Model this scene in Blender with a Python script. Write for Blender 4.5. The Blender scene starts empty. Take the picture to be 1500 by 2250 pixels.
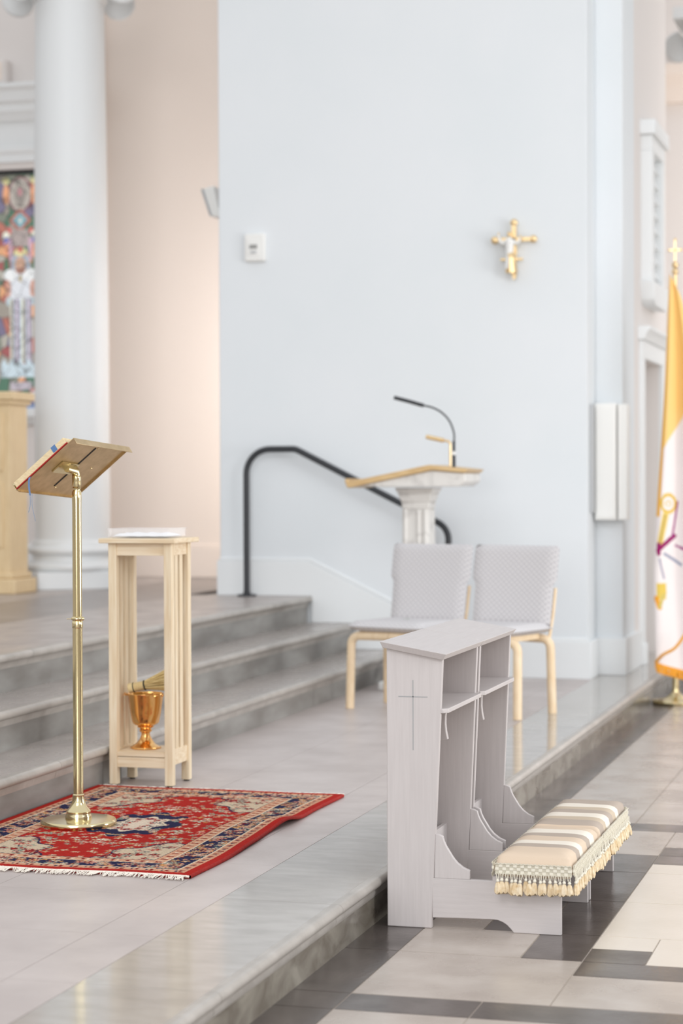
import bpy, bmesh, math, random
import numpy as np
from mathutils import Vector, Matrix
random.seed(7); RNG = np.random.RandomState(11)
S = bpy.context.scene
COL = S.collection
PI = math.pi

# ------------------------------------------------------------------ camera
YAW, PITCH, ROLL, FPX, EYE = 0.2749, -0.0151, -0.0038, 4600.0, 1.39
_f = Vector((-math.sin(YAW)*math.cos(PITCH), math.cos(YAW)*math.cos(PITCH), math.sin(PITCH)))
_r0 = Vector((math.cos(YAW), math.sin(YAW), 0)); _u0 = _r0.cross(_f)
CR = math.cos(ROLL)*_r0 + math.sin(ROLL)*_u0
CU = -math.sin(ROLL)*_r0 + math.cos(ROLL)*_u0
cd = bpy.data.cameras.new('camera'); cam = bpy.data.objects.new('camera', cd); COL.objects.link(cam)
cam.matrix_world = Matrix(((CR.x, CU.x, -_f.x, 0), (CR.y, CU.y, -_f.y, 0), (CR.z, CU.z, -_f.z, EYE), (0, 0, 0, 1)))
cd.sensor_fit = 'VERTICAL'; cd.sensor_height = 36; cd.sensor_width = 24
cd.lens = 36*FPX/2250
cd.clip_end = 200
cd.dof.use_dof = True; cd.dof.focus_distance = 6.9; cd.dof.aperture_fstop = 2.5
S.camera = cam

# ------------------------------------------------------------------ light
S.view_settings.view_transform = 'Standard'; S.view_settings.look = 'None'
S.view_settings.gamma = 1; S.view_settings.exposure = 0.23
try: S.view_settings.use_curve_mapping = False
except Exception: pass
w = bpy.data.worlds.new('world'); S.world = w; w.use_nodes = True
nt = w.node_tree; nt.nodes.clear()
wo = nt.nodes.new('ShaderNodeOutputWorld'); bg = nt.nodes.new('ShaderNodeBackground')
tc = nt.nodes.new('ShaderNodeTexCoord'); sx = nt.nodes.new('ShaderNodeSeparateXYZ'); rp = nt.nodes.new('ShaderNodeValToRGB')
nt.links.new(tc.outputs['Generated'], sx.inputs[0])
mp = nt.nodes.new('ShaderNodeMapRange'); mp.inputs['From Min'].default_value = -0.3; mp.inputs['From Max'].default_value = 1.0
nt.links.new(sx.outputs['Z'], mp.inputs['Value']); nt.links.new(mp.outputs[0], rp.inputs[0])
e = rp.color_ramp.elements
e[0].position = 0.0; e[0].color = (0.38, 0.34, 0.30, 1)
e[1].position = 1.0; e[1].color = (0.93, 0.96, 1.0, 1)
m1 = e.new(0.26); m1.color = (0.50, 0.46, 0.42, 1)
m2 = e.new(0.42); m2.color = (0.92, 0.93, 0.95, 1)
nt.links.new(rp.outputs[0], bg.inputs['Color']); bg.inputs['Strength'].default_value = 0.80
nt.links.new(bg.outputs[0], wo.inputs[0])

def area(name, loc, target, size, power, color=(1, 1, 1), sy=None):
    l = bpy.data.lights.new(name, 'AREA'); l.shape = 'RECTANGLE'; l.size = size; l.size_y = sy or size
    l.energy = power; l.color = color
    o = bpy.data.objects.new(name, l); COL.objects.link(o); o.location = loc
    o.rotation_euler = (Vector(target)-Vector(loc)).to_track_quat('-Z', 'Y').to_euler()
    return o
area('nave_window_light', (6.5, 4.0, 4.2), (-2.2, 9.5, 0.8), 3.0, 230, (0.95, 0.97, 1.0), 4.5)
area('low_right_fill', (4.2, 9.5, 1.6), (-1.7, 8.2, 0.4), 2.6, 170, (0.98, 0.99, 1.0), 2.2)  # unseen low fill, added to brighten the riser and kneeler insides
area('high_front_fill', (-2.0, -3.0, 7.0), (-2.5, 11.5, 1.0), 5.0, 260, (0.97, 0.98, 1.0), 3.0)  # broad fill from high on the camera side, added to light the room
area('low_front_fill', (-1.2, -5.5, 2.4), (-3.2, 12.5, 1.2), 4.5, 330, (0.97, 0.985, 1.0), 3.2)  # fill added behind the camera to even out the white wall
# alcove lamps: warm spots that stand out of sight behind the white wall
area('alcove_lamp', (-4.15, 14.2, 2.3), (-5.6, 15.2, 2.4), 0.5, 19, (1.0, 0.955, 0.95), 1.6)
area('alcove_low_lamp', (-4.3, 14.6, 1.25), (-5.3, 15.2, 1.15), 0.15, 2.5, (1.0, 0.82, 0.6))
area('aisle_fill', (1.2, 17.0, 3.0), (-1.9, 20, 2.8), 1.2, 130, (1.0, 0.93, 0.88), 2.0)  # added area light, out of view, that brightens the far wall

# ------------------------------------------------------------------ materials
def lin(c):
    return tuple(((v/255)/12.92 if v/255 <= 0.04045 else ((v/255+0.055)/1.055)**2.4) for v in c)
def mat(name, c, rough=0.6, metal=0.0, c2=None, scale=8.0, detail=4.0, stretch=None, bump=0.0, bscale=None,
        spec=0.5, coat=0.0, coatr=0.1, rough2=None, lo=0.35, hi=0.65, wob=0.0):
    m = bpy.data.materials.new(name); m.use_nodes = True
    n = m.node_tree; b = n.nodes['Principled BSDF']
    b.inputs['Base Color'].default_value = (*lin(c), 1)
    b.inputs['Roughness'].default_value = rough; b.inputs['Metallic'].default_value = metal
    b.inputs['Specular IOR Level'].default_value = spec
    b.inputs['Coat Weight'].default_value = coat; b.inputs['Coat Roughness'].default_value = coatr
    if c2 is not None or bump > 0 or rough2 is not None:
        g = n.nodes.new('ShaderNodeNewGeometry'); mp = n.nodes.new('ShaderNodeMapping')
        n.links.new(g.outputs['Position'], mp.inputs['Vector'])
        if stretch: mp.inputs['Scale'].default_value = stretch
        nz = n.nodes.new('ShaderNodeTexNoise'); nz.inputs['Scale'].default_value = scale; nz.inputs['Detail'].default_value = detail
        nz.inputs['Distortion'].default_value = wob
        n.links.new(mp.outputs[0], nz.inputs['Vector'])
        mr = n.nodes.new('ShaderNodeMapRange'); mr.inputs['From Min'].default_value = lo; mr.inputs['From Max'].default_value = hi
        n.links.new(nz.outputs[0], mr.inputs['Value'])
        if c2 is not None:
            mx = n.nodes.new('ShaderNodeMix'); mx.data_type = 'RGBA'
            mx.inputs['A'].default_value = (*lin(c), 1); mx.inputs['B'].default_value = (*lin(c2), 1)
            n.links.new(mr.outputs[0], mx.inputs['Factor']); n.links.new(mx.outputs['Result'], b.inputs['Base Color'])
        if rough2 is not None:
            mr2 = n.nodes.new('ShaderNodeMapRange'); mr2.inputs['To Min'].default_value = rough; mr2.inputs['To Max'].default_value = rough2
            n.links.new(mr.outputs[0], mr2.inputs['Value']); n.links.new(mr2.outputs[0], b.inputs['Roughness'])
        if bump > 0:
            nb = n.nodes.new('ShaderNodeTexNoise'); nb.inputs['Scale'].default_value = bscale or scale*4; nb.inputs['Detail'].default_value = 3
            n.links.new(mp.outputs[0], nb.inputs['Vector'])
            bp = n.nodes.new('ShaderNodeBump'); bp.inputs['Strength'].default_value = bump; bp.inputs['Distance'].default_value = 0.01
            n.links.new(nb.outputs[0], bp.inputs['Height']); n.links.new(bp.outputs[0], b.inputs['Normal'])
    return m
def attr_mat(name, rough=0.9, emit=0.0, bump=0.0):
    m = bpy.data.materials.new(name); m.use_nodes = True
    n = m.node_tree; b = n.nodes['Principled BSDF']
    a = n.nodes.new('ShaderNodeAttribute'); a.attribute_name = 'Col'
    n.links.new(a.outputs['Color'], b.inputs['Base Color']); b.inputs['Roughness'].default_value = rough
    b.inputs['Specular IOR Level'].default_value = 0.15
    if emit: n.links.new(a.outputs['Color'], b.inputs['Emission Color']); b.inputs['Emission Strength'].default_value = emit
    if bump:
        g = n.nodes.new('ShaderNodeNewGeometry'); nb = n.nodes.new('ShaderNodeTexNoise'); nb.inputs['Scale'].default_value = 260
        n.links.new(g.outputs['Position'], nb.inputs['Vector'])
        bp = n.nodes.new('ShaderNodeBump'); bp.inputs['Strength'].default_value = bump; bp.inputs['Distance'].default_value = 0.004
        n.links.new(nb.outputs[0], bp.inputs['Height']); n.links.new(bp.outputs[0], b.inputs['Normal'])
    return m

M = {}
M['wall'] = mat('wall_paint', (226, 230, 233), 0.75, c2=(223, 228, 231), scale=1.5, spec=0.3)
M['wall_warm'] = mat('warm_wall_paint', (226, 221, 218), 0.75, spec=0.3)
M['trim'] = mat('trim_paint', (230, 233, 234), 0.45)
M['alcove'] = mat('alcove_paint', (236, 224, 214), 0.8, spec=0.2)
M['taupe'] = mat('taupe_tile', (184, 173, 163), 0.2, c2=(166, 154, 144), scale=5, detail=8, bump=0.05, bscale=60, rough2=0.3)
M['dark'] = mat('dark_tile', (92, 84, 80), 0.17, c2=(74, 67, 63), scale=7, detail=8, bump=0.06, bscale=70, rough2=0.27)
M['cream'] = mat('cream_tile', (220, 209, 196), 0.26, c2=(214, 203, 189), scale=4, bump=0.04, bscale=50)
M['grout'] = mat('grout', (176, 164, 152), 0.85)
M['ptile'] = mat('platform_tile', (196, 186, 182), 0.33, c2=(181, 171, 167), scale=3.2, detail=8, bump=0.10, bscale=40, rough2=0.42)
M['pgrout'] = mat('platform_grout', (142, 134, 127), 0.8)
M['border'] = mat('polished_border_tile', (176, 170, 163), 0.08, c2=(160, 154, 147), scale=6, detail=9, bump=0.015, bscale=25, rough2=0.13, stretch=(1, 2.4, 1), spec=0.6)
M['riser'] = mat('slate_riser', (150, 144, 132), 0.13, c2=(92, 83, 72), scale=13, detail=12, stretch=(1, 0.45, 0.8), bump=0.06, bscale=50, rough2=0.3, wob=0.8, lo=0.3, hi=0.72)
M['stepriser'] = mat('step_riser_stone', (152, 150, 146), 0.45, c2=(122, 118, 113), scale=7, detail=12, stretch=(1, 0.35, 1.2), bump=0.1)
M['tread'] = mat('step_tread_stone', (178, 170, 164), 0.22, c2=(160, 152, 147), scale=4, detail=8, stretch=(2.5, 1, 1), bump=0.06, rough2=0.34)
M['nosing'] = mat('nosing_stone', (178, 172, 165), 0.3, c2=(160, 154, 147), scale=10, detail=8, bump=0.1)
M['topfloor'] = mat('sanctuary_floor_tile', (176, 166, 160), 0.30, c2=(162, 152, 147), scale=3, detail=6, stretch=(2, 1, 1), rough2=0.4)
M['banddark'] = mat('sanctuary_dark_tile', (146, 137, 133), 0.3, c2=(132, 123, 119), scale=5)
M['grey_paint'] = mat('grey_washed_wood', (196, 189, 187), 0.5, c2=(191, 184, 182), scale=14, detail=6, stretch=(8, 8, 0.4), bump=0.05, spec=0.4)
M['grey_horiz'] = mat('grey_washed_wood_horizontal', (196, 189, 187), 0.5, c2=(191, 184, 182), scale=14, detail=6, stretch=(0.5, 0.5, 8), bump=0.05, spec=0.4)
M['grey_long'] = mat('grey_washed_wood_long', (196, 189, 187), 0.45, c2=(191, 184, 182), scale=14, detail=6, stretch=(8, 0.4, 8), spec=0.4)
M['groove'] = mat('groove_shade', (158, 158, 158), 0.7)  # darker grey of the cross strips stands in for shade in the grooves
M['brass'] = mat('polished_brass', (226, 210, 166), 0.15, 1.0)
M['brass_brushed'] = mat('brushed_brass', (214, 190, 150), 0.34, 1.0, c2=(198, 174, 134), scale=30, stretch=(1, 1, 1))
M['copper'] = mat('rose_gold_metal', (244, 190, 120), 0.12, 1.0)
M['gold'] = mat('gold_metal', (236, 208, 160), 0.3, 1.0)
M['pine'] = mat('pale_pine', (232, 217, 190), 0.5, c2=(220, 198, 164), scale=9, detail=6, stretch=(9, 9, 0.6), spec=0.35)
M['pine_h'] = mat('pale_pine_horizontal', (233, 217, 190), 0.5, c2=(219, 196, 162), scale=9, detail=6, stretch=(0.6, 3, 12), spec=0.35)
M['birch'] = mat('bent_birch', (234, 212, 180), 0.4, c2=(226, 200, 164), scale=12, stretch=(3, 3, 1))
M['oak'] = mat('golden_oak', (224, 200, 160), 0.45, c2=(214, 188, 146), scale=10, stretch=(5, 5, 0.7))
M['ambo_wood'] = mat('ambo_wood', (216, 186, 138), 0.4, c2=(200, 166, 116), scale=10, stretch=(1, 6, 6))
M['black'] = mat('black_powder_coat', (44, 46, 50), 0.4)
M['rubber'] = mat('black_rubber', (30, 30, 30), 0.7)
M['white_plastic'] = mat('white_plastic', (236, 236, 233), 0.4)
M['grey_plastic'] = mat('grey_plastic', (176, 178, 180), 0.4)
M['display'] = mat('display_plastic', (150, 150, 148), 0.3)
M['marble'] = mat('white_marble', (224, 221, 216), 0.25, c2=(186, 182, 178), scale=5, detail=10, lo=0.5, hi=0.8, wob=2.5)
M['paper'] = mat('page_edges', (232, 214, 176), 0.8, c2=(214, 192, 150), scale=60, stretch=(1, 1, 8))
M['redcover'] = mat('red_book_cover', (176, 40, 36), 0.5)
M['ribbon'] = mat('blue_ribbon', (88, 122, 168), 0.6)
M['ribbon_thin'] = mat('grey_blue_ribbon', (120, 136, 158), 0.6)
M['linen'] = mat('white_linen', (238, 238, 240), 0.9, bump=0.3, bscale=80)
M['straw'] = mat('straw_bristles', (226, 204, 148), 0.7, c2=(196, 168, 108), scale=90, stretch=(0.15, 1, 1))
M['strawcap'] = mat('straw_handle', (222, 200, 150), 0.7)
M['fringe'] = mat('cotton_fringe', (236, 228, 216), 0.9)
M['tassel'] = mat('tassel_thread', (228, 212, 184), 0.85, c2=(208, 182, 142), scale=70)
M['gimp'] = mat('woven_trim', (208, 201, 184), 0.85, c2=(196, 190, 172), scale=90)
M['cordcream'] = mat('cream_cord', (226, 220, 204), 0.85)
M['leaf'] = mat('green_leaf', (96, 120, 76), 0.6)
M['floodgrey'] = mat('door_paint', (196, 192, 188), 0.5)
M['flagpole'] = M['brass']
M['rug'] = attr_mat('rug_pile', 0.95, 0, 0.5)
M['rugside'] = mat('rug_red_edge', (172, 38, 28), 0.95, c2=(150, 28, 22), scale=60, bump=0.5, bscale=200)
M['glassart'] = attr_mat('stained_glass', 0.3, 0.32)
M['flag'] = attr_mat('flag_cloth', 0.8)
g = bpy.data.materials.new('clear_acrylic'); g.use_nodes = True; b = g.node_tree.nodes['Principled BSDF']
b.inputs['Base Color'].default_value = (0.97, 0.98, 1, 1); b.inputs['Roughness'].default_value = 0.03
b.inputs['Alpha'].default_value = 0.14; b.inputs['IOR'].default_value = 1.45
M['acrylic'] = g

def fabric_mat():      # light grey upholstery with a fine diamond weave
    m = bpy.data.materials.new('diamond_weave_fabric'); m.use_nodes = True; n = m.node_tree; b = n.nodes['Principled BSDF']
    t = n.nodes.new('ShaderNodeTexCoord'); s = n.nodes.new('ShaderNodeSeparateXYZ'); n.links.new(t.outputs['Object'], s.inputs[0])
    def mth(op, a, b_=None):
        q = n.nodes.new('ShaderNodeMath'); q.operation = op
        for i, v in enumerate((a, b_)):
            if v is None: continue
            if isinstance(v, (int, float)): q.inputs[i].default_value = v
            else: n.links.new(v, q.inputs[i])
        return q.outputs[0]
    zz = mth('ADD', s.outputs['Z'], s.outputs['Y'])
    a = mth('SINE', mth('MULTIPLY', mth('ADD', s.outputs['X'], zz), 190.0))
    c = mth('SINE', mth('MULTIPLY', mth('SUBTRACT', s.outputs['X'], zz), 190.0))
    f = mth('MAXIMUM', a, c)
    mr = n.nodes.new('ShaderNodeMapRange'); mr.inputs['From Min'].default_value = -0.4; mr.inputs['From Max'].default_value = 1.0
    n.links.new(f, mr.inputs['Value'])
    mx = n.nodes.new('ShaderNodeMix'); mx.data_type = 'RGBA'
    mx.inputs['A'].default_value = (*lin((194, 191, 193)), 1); mx.inputs['B'].default_value = (*lin((217, 214, 214)), 1)
    n.links.new(mr.outputs[0], mx.inputs['Factor']); n.links.new(mx.outputs['Result'], b.inputs['Base Color'])
    bp = n.nodes.new('ShaderNodeBump'); bp.inputs['Strength'].default_value = 0.4; bp.inputs['Distance'].default_value = 0.003
    n.links.new(f, bp.inputs['Height']); n.links.new(bp.outputs[0], b.inputs['Normal'])
    b.inputs['Roughness'].default_value = 0.95; b.inputs['Specular IOR Level'].default_value = 0.1
    return m
M['fabric'] = fabric_mat()

def stripe_mat():      # cushion stripes: bands that follow each other along the row of kneelers
    m = bpy.data.materials.new('striped_cushion_fabric'); m.use_nodes = True; n = m.node_tree; b = n.nodes['Principled BSDF']
    t = n.nodes.new('ShaderNodeNewGeometry'); s = n.nodes.new('ShaderNodeSeparateXYZ'); n.links.new(t.outputs['Position'], s.inputs[0])
    mr = n.nodes.new('ShaderNodeMapRange'); mr.inputs['From Min'].default_value = 6.24; mr.inputs['From Max'].default_value = 7.46
    n.links.new(s.outputs['Y'], mr.inputs['Value'])
    r = n.nodes.new('ShaderNodeValToRGB'); n.links.new(mr.outputs[0], r.inputs[0]); cr = r.color_ramp; cr.interpolation = 'CONSTANT'
    tan, tau, wh, tn2 = (212, 192, 170), (178, 164, 151), (230, 221, 207), (196, 180, 159)
    ys = [(6.24, tan), (6.40, tau), (6.455, wh), (6.52, tan), (6.60, tau), (6.66, wh), (6.74, tan),
          (6.875, tau), (6.95, tn2), (7.01, wh), (7.09, tau), (7.16, tn2), (7.22, wh), (7.29, tau)]
    el = cr.elements
    el[0].position = 0; el[0].color = (*lin(tan), 1); el[1].position = (7.41-6.24)/1.22; el[1].color = (*lin(tau), 1)
    for y, c in ys[1:]:
        q = el.new((y-6.24)/1.22); q.color = (*lin(c), 1)
    nz = n.nodes.new('ShaderNodeTexNoise'); nz.inputs['Scale'].default_value = 400
    n.links.new(t.outputs['Position'], nz.inputs['Vector'])
    bp = n.nodes.new('ShaderNodeBump'); bp.inputs['Strength'].default_value = 0.3; bp.inputs['Distance'].default_value = 0.002
    n.links.new(nz.outputs[0], bp.inputs['Height']); n.links.new(bp.outputs[0], b.inputs['Normal'])
    n.links.new(r.outputs[0], b.inputs['Base Color']); b.inputs['Roughness'].default_value = 0.85; b.inputs['Specular IOR Level'].default_value = 0.2
    return m
M['stripes'] = stripe_mat()

# ------------------------------------------------------------------ mesh helpers
class MB:
    def __init__(s): s.v = []; s.f = []; s.m = []; s.cur = 0
    def add(s, vs, fs):
        o = len(s.v); s.v += [tuple(p) for p in vs]; s.f += [tuple(i+o for i in f) for f in fs]; s.m += [s.cur]*len(fs); return s
    def box(s, x0, x1, y0, y1, z0, z1):
        vs = [(x, y, z) for x in (x0, x1) for y in (y0, y1) for z in (z0, z1)]
        return s.add(vs, [(0, 1, 3, 2), (4, 6, 7, 5), (0, 4, 5, 1), (2, 3, 7, 6), (0, 2, 6, 4), (1, 5, 7, 3)])
    def prism(s, poly, axis, a, b):     # poly of 2D points; axis is the extrusion axis
        n = len(poly)
        def P(p, t):
            return {'x': (t, p[0], p[1]), 'y': (p[0], t, p[1]), 'z': (p[0], p[1], t)}[axis]
        vs = [P(p, a) for p in poly]+[P(p, b) for p in poly]
        fs = [tuple(range(n-1, -1, -1)), tuple(range(n, 2*n))]+[(i, (i+1) % n, n+(i+1) % n, n+i) for i in range(n)]
        return s.add(vs, fs)
    def hexa(s, c8):                    # eight corners: bottom ring then top ring
        return s.add(c8, [(3, 2, 1, 0), (4, 5, 6, 7), (0, 1, 5, 4), (1, 2, 6, 5), (2, 3, 7, 6), (3, 0, 4, 7)])
    def lathe(s, prof, n=32, c=(0, 0, 0), axis=None, rot=0.0):
        ax = Vector(axis).normalized() if axis else Vector((0, 0, 1))
        q = ax.to_track_quat('Z', 'Y') if axis else None
        vs = []
        for r, z in prof:
            for k in range(n):
                a = 2*PI*k/n+rot; p = Vector((r*math.cos(a), r*math.sin(a), z))
                if q: p = q @ p
                vs.append(tuple(p+Vector(c)))
        fs = []
        for j in range(len(prof)-1):
            for k in range(n):
                k2 = (k+1) % n; fs.append((j*n+k, j*n+k2, (j+1)*n+k2, (j+1)*n+k))
        fs.append(tuple(range(n-1, -1, -1))); fs.append(tuple((len(prof)-1)*n+k for k in range(n)))
        return s.add(vs, fs)
    def tube(s, pts, r, n=12, cap=True):
        pts = [Vector(p) for p in pts]; rs = r if isinstance(r, (list, tuple)) else [r]*len(pts)
        t0 = (pts[1]-pts[0]).normalized(); up = Vector((0, 0, 1)) if abs(t0.z) < 0.9 else Vector((0, 1, 0))
        u = t0.cross(up).normalized(); vs = []
        for i, p in enumerate(pts):
            t = (pts[min(i+1, len(pts)-1)]-pts[max(i-1, 0)]).normalized()
            u = (u-t*u.dot(t)).normalized(); w_ = t.cross(u)
            for k in range(n):
                a = 2*PI*k/n; vs.append(tuple(p+rs[i]*(math.cos(a)*u+math.sin(a)*w_)))
        fs = []
        for j in range(len(pts)-1):
            for k in range(n):
                k2 = (k+1) % n; fs.append((j*n+k, j*n+k2, (j+1)*n+k2, (j+1)*n+k))
        if cap: fs.append(tuple(range(n-1, -1, -1))); fs.append(tuple((len(pts)-1)*n+k for k in range(n)))
        return s.add(vs, fs)
    def ball(s, c, r, n=16, sc=(1, 1, 1)):
        pr = [(max(1e-4, math.sin(PI*j/n)), -math.cos(PI*j/n)) for j in range(n+1)]
        vs = []
        for rr, z in pr:
            for k in range(n):
                a = 2*PI*k/n; vs.append((c[0]+r*sc[0]*rr*math.cos(a), c[1]+r*sc[1]*rr*math.sin(a), c[2]+r*sc[2]*z))
        fs = [(j*n+k, j*n+(k+1) % n, (j+1)*n+(k+1) % n, (j+1)*n+k) for j in range(n) for k in range(n)]
        return s.add(vs, fs)
    def xf(s, mtx, start=0):
        for i in range(start, len(s.v)): s.v[i] = tuple(mtx @ Vector(s.v[i]))
        return s
def wloc(o):
    v = Vector((0, 0, 0))
    while o is not None: v = v+o.location; o = o.parent
    return v
def build(name, mb, mats, parent=None, bevel=0, smooth=False, label=None, cat=None, group=None, kind=None, local=False, seg=2, angle=40):
    me = bpy.data.meshes.new(name)
    v = np.array(mb.v, dtype=float)
    if parent is not None:
        off = np.array(wloc(parent)) if not local else np.zeros(3); loc = Vector((0, 0, 0))
    else:
        lo, hi = v.min(0), v.max(0); off = np.array([(lo[0]+hi[0])/2, (lo[1]+hi[1])/2, lo[2]]); loc = Vector(off)
    me.from_pydata([tuple(p) for p in (v-off)], [], mb.f)
    mats = mats if isinstance(mats, (list, tuple)) else [mats]
    for m in mats: me.materials.append(m)
    me.polygons.foreach_set('material_index', mb.m)
    bm = bmesh.new(); bm.from_mesh(me); bmesh.ops.recalc_face_normals(bm, faces=bm.faces); bm.to_mesh(me); bm.free()
    if smooth or bevel:
        me.polygons.foreach_set('use_smooth', [True]*len(me.polygons))
        try: me.set_sharp_from_angle(angle=math.radians(angle))
        except Exception: pass
    me.update()
    o = bpy.data.objects.new(name, me); COL.objects.link(o); o.location = loc
    if parent is not None: o.parent = parent
    if bevel:
        bv = o.modifiers.new('bevel', 'BEVEL'); bv.width = bevel; bv.segments = seg; bv.limit_method = 'ANGLE'; bv.angle_limit = math.radians(35)
    tag(o, label, cat, group, kind)
    return o
def tag(o, label=None, cat=None, group=None, kind=None):
    for k, v in (('label', label), ('category', cat), ('group', group), ('kind', kind)):
        if v: o[k] = v
    return o
def thing(name, loc, label, cat, group=None, kind=None):
    o = bpy.data.objects.new(name, None); COL.objects.link(o); o.location = loc; o.empty_display_size = 0.1
    return tag(o, label, cat, group, kind)
def copy_tree(o, parent=None):
    c = o.copy(); COL.objects.link(c); c.parent = parent
    for ch in list(o.children): copy_tree(ch, c)
    return c
def bez(pts, n=10):                     # Catmull-Rom through the points
    P = [Vector(p) for p in pts]; out = []
    for i in range(len(P)-1):
        a = P[max(i-1, 0)]; b_ = P[i]; c = P[i+1]; d = P[min(i+2, len(P)-1)]
        for k in range(n):
            t = k/n
            out.append(0.5*((2*b_)+(c-a)*t+(2*a-5*b_+4*c-d)*t*t+(-a+3*b_-3*c+d)*t**3))
    out.append(P[-1]); return out
def fillet(pts, r, n=8):                # polyline with rounded corners
    P = [Vector(p) for p in pts]; out = [P[0]]
    for i in range(1, len(P)-1):
        a = (P[i-1]-P[i]); b_ = (P[i+1]-P[i]); rr = r if not isinstance(r, list) else r[i-1]
        ang = a.angle(b_); t = rr/math.tan(ang/2)
        p0 = P[i]+a.normalized()*t; p1 = P[i]+b_.normalized()*t
        cen = P[i]+(a.normalized()+b_.normalized()).normalized()*(rr/math.sin(ang/2))
        v0 = p0-cen; v1 = p1-cen; th = v0.angle(v1)
        for k in range(n+1):
            s_ = k/n; out.append(cen+(v0*math.sin((1-s_)*th)+v1*math.sin(s_*th))/math.sin(th))
    out.append(P[-1]); return out

# ------------------------------------------------------------------ setting: lower floor
UX, UY = 0.1815, 0.176
def X(i): return -1.515+UX*(i-1)
def Y(j): return 5.274+UY*j
fl = MB(); G = 0.0022
rects = []                              # (i0,i1,j0,j1,material) 1 taupe 2 dark 3 cream
js = [-14, -11, -8, -5, -2, 0, 1, 4, 6]+list(range(9, 100, 3))
for a, b_ in zip(js[:-1], js[1:]): rects.append((0, 1, a, b_, 2))
cols = [(1, 3)]+[(3+3*k, 6+3*k) for k in range(8)]
for a in range(-15, 0, 3):
    for c in cols: rects.append((*c, a, a+3, 1))
for c in cols: rects.append((*c, 0, 1, 2))
big = [(4+3*k, 7+3*k) for k in range(7)]
rects.append((1, 4, 1, 4, 1))
for c in big: rects += [(*c, 1, 3, 1), (*c, 3, 4, 2)]
rects += [(4, 5, 4, 5, 2), (4, 5, 5, 6, 3), (5, 7, 4, 6, 3), (1, 3, 4, 6, 1), (3, 4, 4, 6, 2)]
for j0, j1 in ((6, 9), (9, 12)): rects += [(1, 2, j0, j1, 1), (2, 3, j0, j1, 2), (3, 4, j0, j1, 2), (4, 7, j0, j1, 3)]
rects += [(4, 7, 12, 13, 3), (1, 4, 12, 14, 2), (4, 7, 13, 14, 2), (4, 7, 14, 15, 2), (1, 4, 14, 17, 1), (4, 7, 15, 17, 1)]
for c in big[1:]:
    rects += [(*c, 4, 6, 3), (*c, 6, 9, 3), (*c, 9, 12, 3), (*c, 12, 13, 3), (*c, 13, 14, 2), (*c, 14, 15, 2), (*c, 15, 17, 1)]
for c in cols: rects.append((*c, 17, 18, 2))
for a in range(18, 96, 3):
    for c in cols: rects.append((*c, a, a+3, 1))
fl.box(-1.72, 4.6, 2.4, 22.5, -0.05, -0.002)
for (i0, i1, j0, j1, m_) in rects:
    if Y(j1) > 22.4 or Y(j0) < 2.4: continue
    x0 = max(X(i0), -1.684); fl.cur = m_; fl.box(x0+G, X(i1)-G, Y(j0)+G, Y(j1)-G, -0.01, 0.0)
build('floor', fl, [M['grout'], M['taupe'], M['dark'], M['cream']], kind='structure', label='tiled nave floor in taupe, charcoal and cream')

# ------------------------------------------------------------------ setting: platform and steps
ZP, Z1, Z2, Z3 = 0.15, 0.31, 0.476, 0.646
XR, XN = -1.68, -1.658
YN, YF = 2.5, 12.9
pf = MB()
pf.cur = 0; pf.box(-3.4, XR-0.006, YN, 16.0, -0.03, ZP-0.004)         # body (grout shows in joints)
pf.cur = 3; pf.box(XR-0.005, XR, YN+0.01, 15.99, -0.02, ZP-0.025)
pf.cur = 1
for k in range(-7, 20):
    y0 = 5.87+0.543*k; y1 = y0+0.543
    for xa, xb in ((-3.30, -2.765), (-2.765, -2.222), (-2.222, -2.03)):
        pf.box(xa+0.001, xb-0.001, y0+0.001, y1-0.001, ZP-0.02, ZP)
pf.cur = 2
for k in range(-4, 10):
    y0 = 5.87+1.085*k; y1 = y0+1.085
    pf.box(-2.03+0.001, XR-0.0101, y0+0.0012, y1-0.0012, ZP-0.02, ZP)
pf.cur = 4
def nose(mb, xr, xn, z, y0, y1, h=0.034):
    # bullnose with a small cove below
    rr = h/2; pts = [(xr-0.01, z), (xn-rr, z)]
    for k in range(9):
        a = PI/2-PI*k/8; pts.append((xn-rr+rr*math.cos(a), z-rr+rr*math.sin(a)))
    pts += [(xn-rr-0.006, z-h-0.004), (xr+0.004, z-h-0.018), (xr, z-h-0.03), (xr-0.01, z-h-0.03)]
    mb.prism(pts, 'y', y0, y1)
for k in range(-4, 10):
    y0 = 5.87+1.085*k; nose(pf, XR, XN+0.003, ZP, y0+0.001, y0+1.084)
build('platform', pf, [M['pgrout'], M['ptile'], M['border'], M['riser'], M['nosing']], kind='structure', smooth=True, angle=30, label='low stone platform with polished border tiles')

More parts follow.
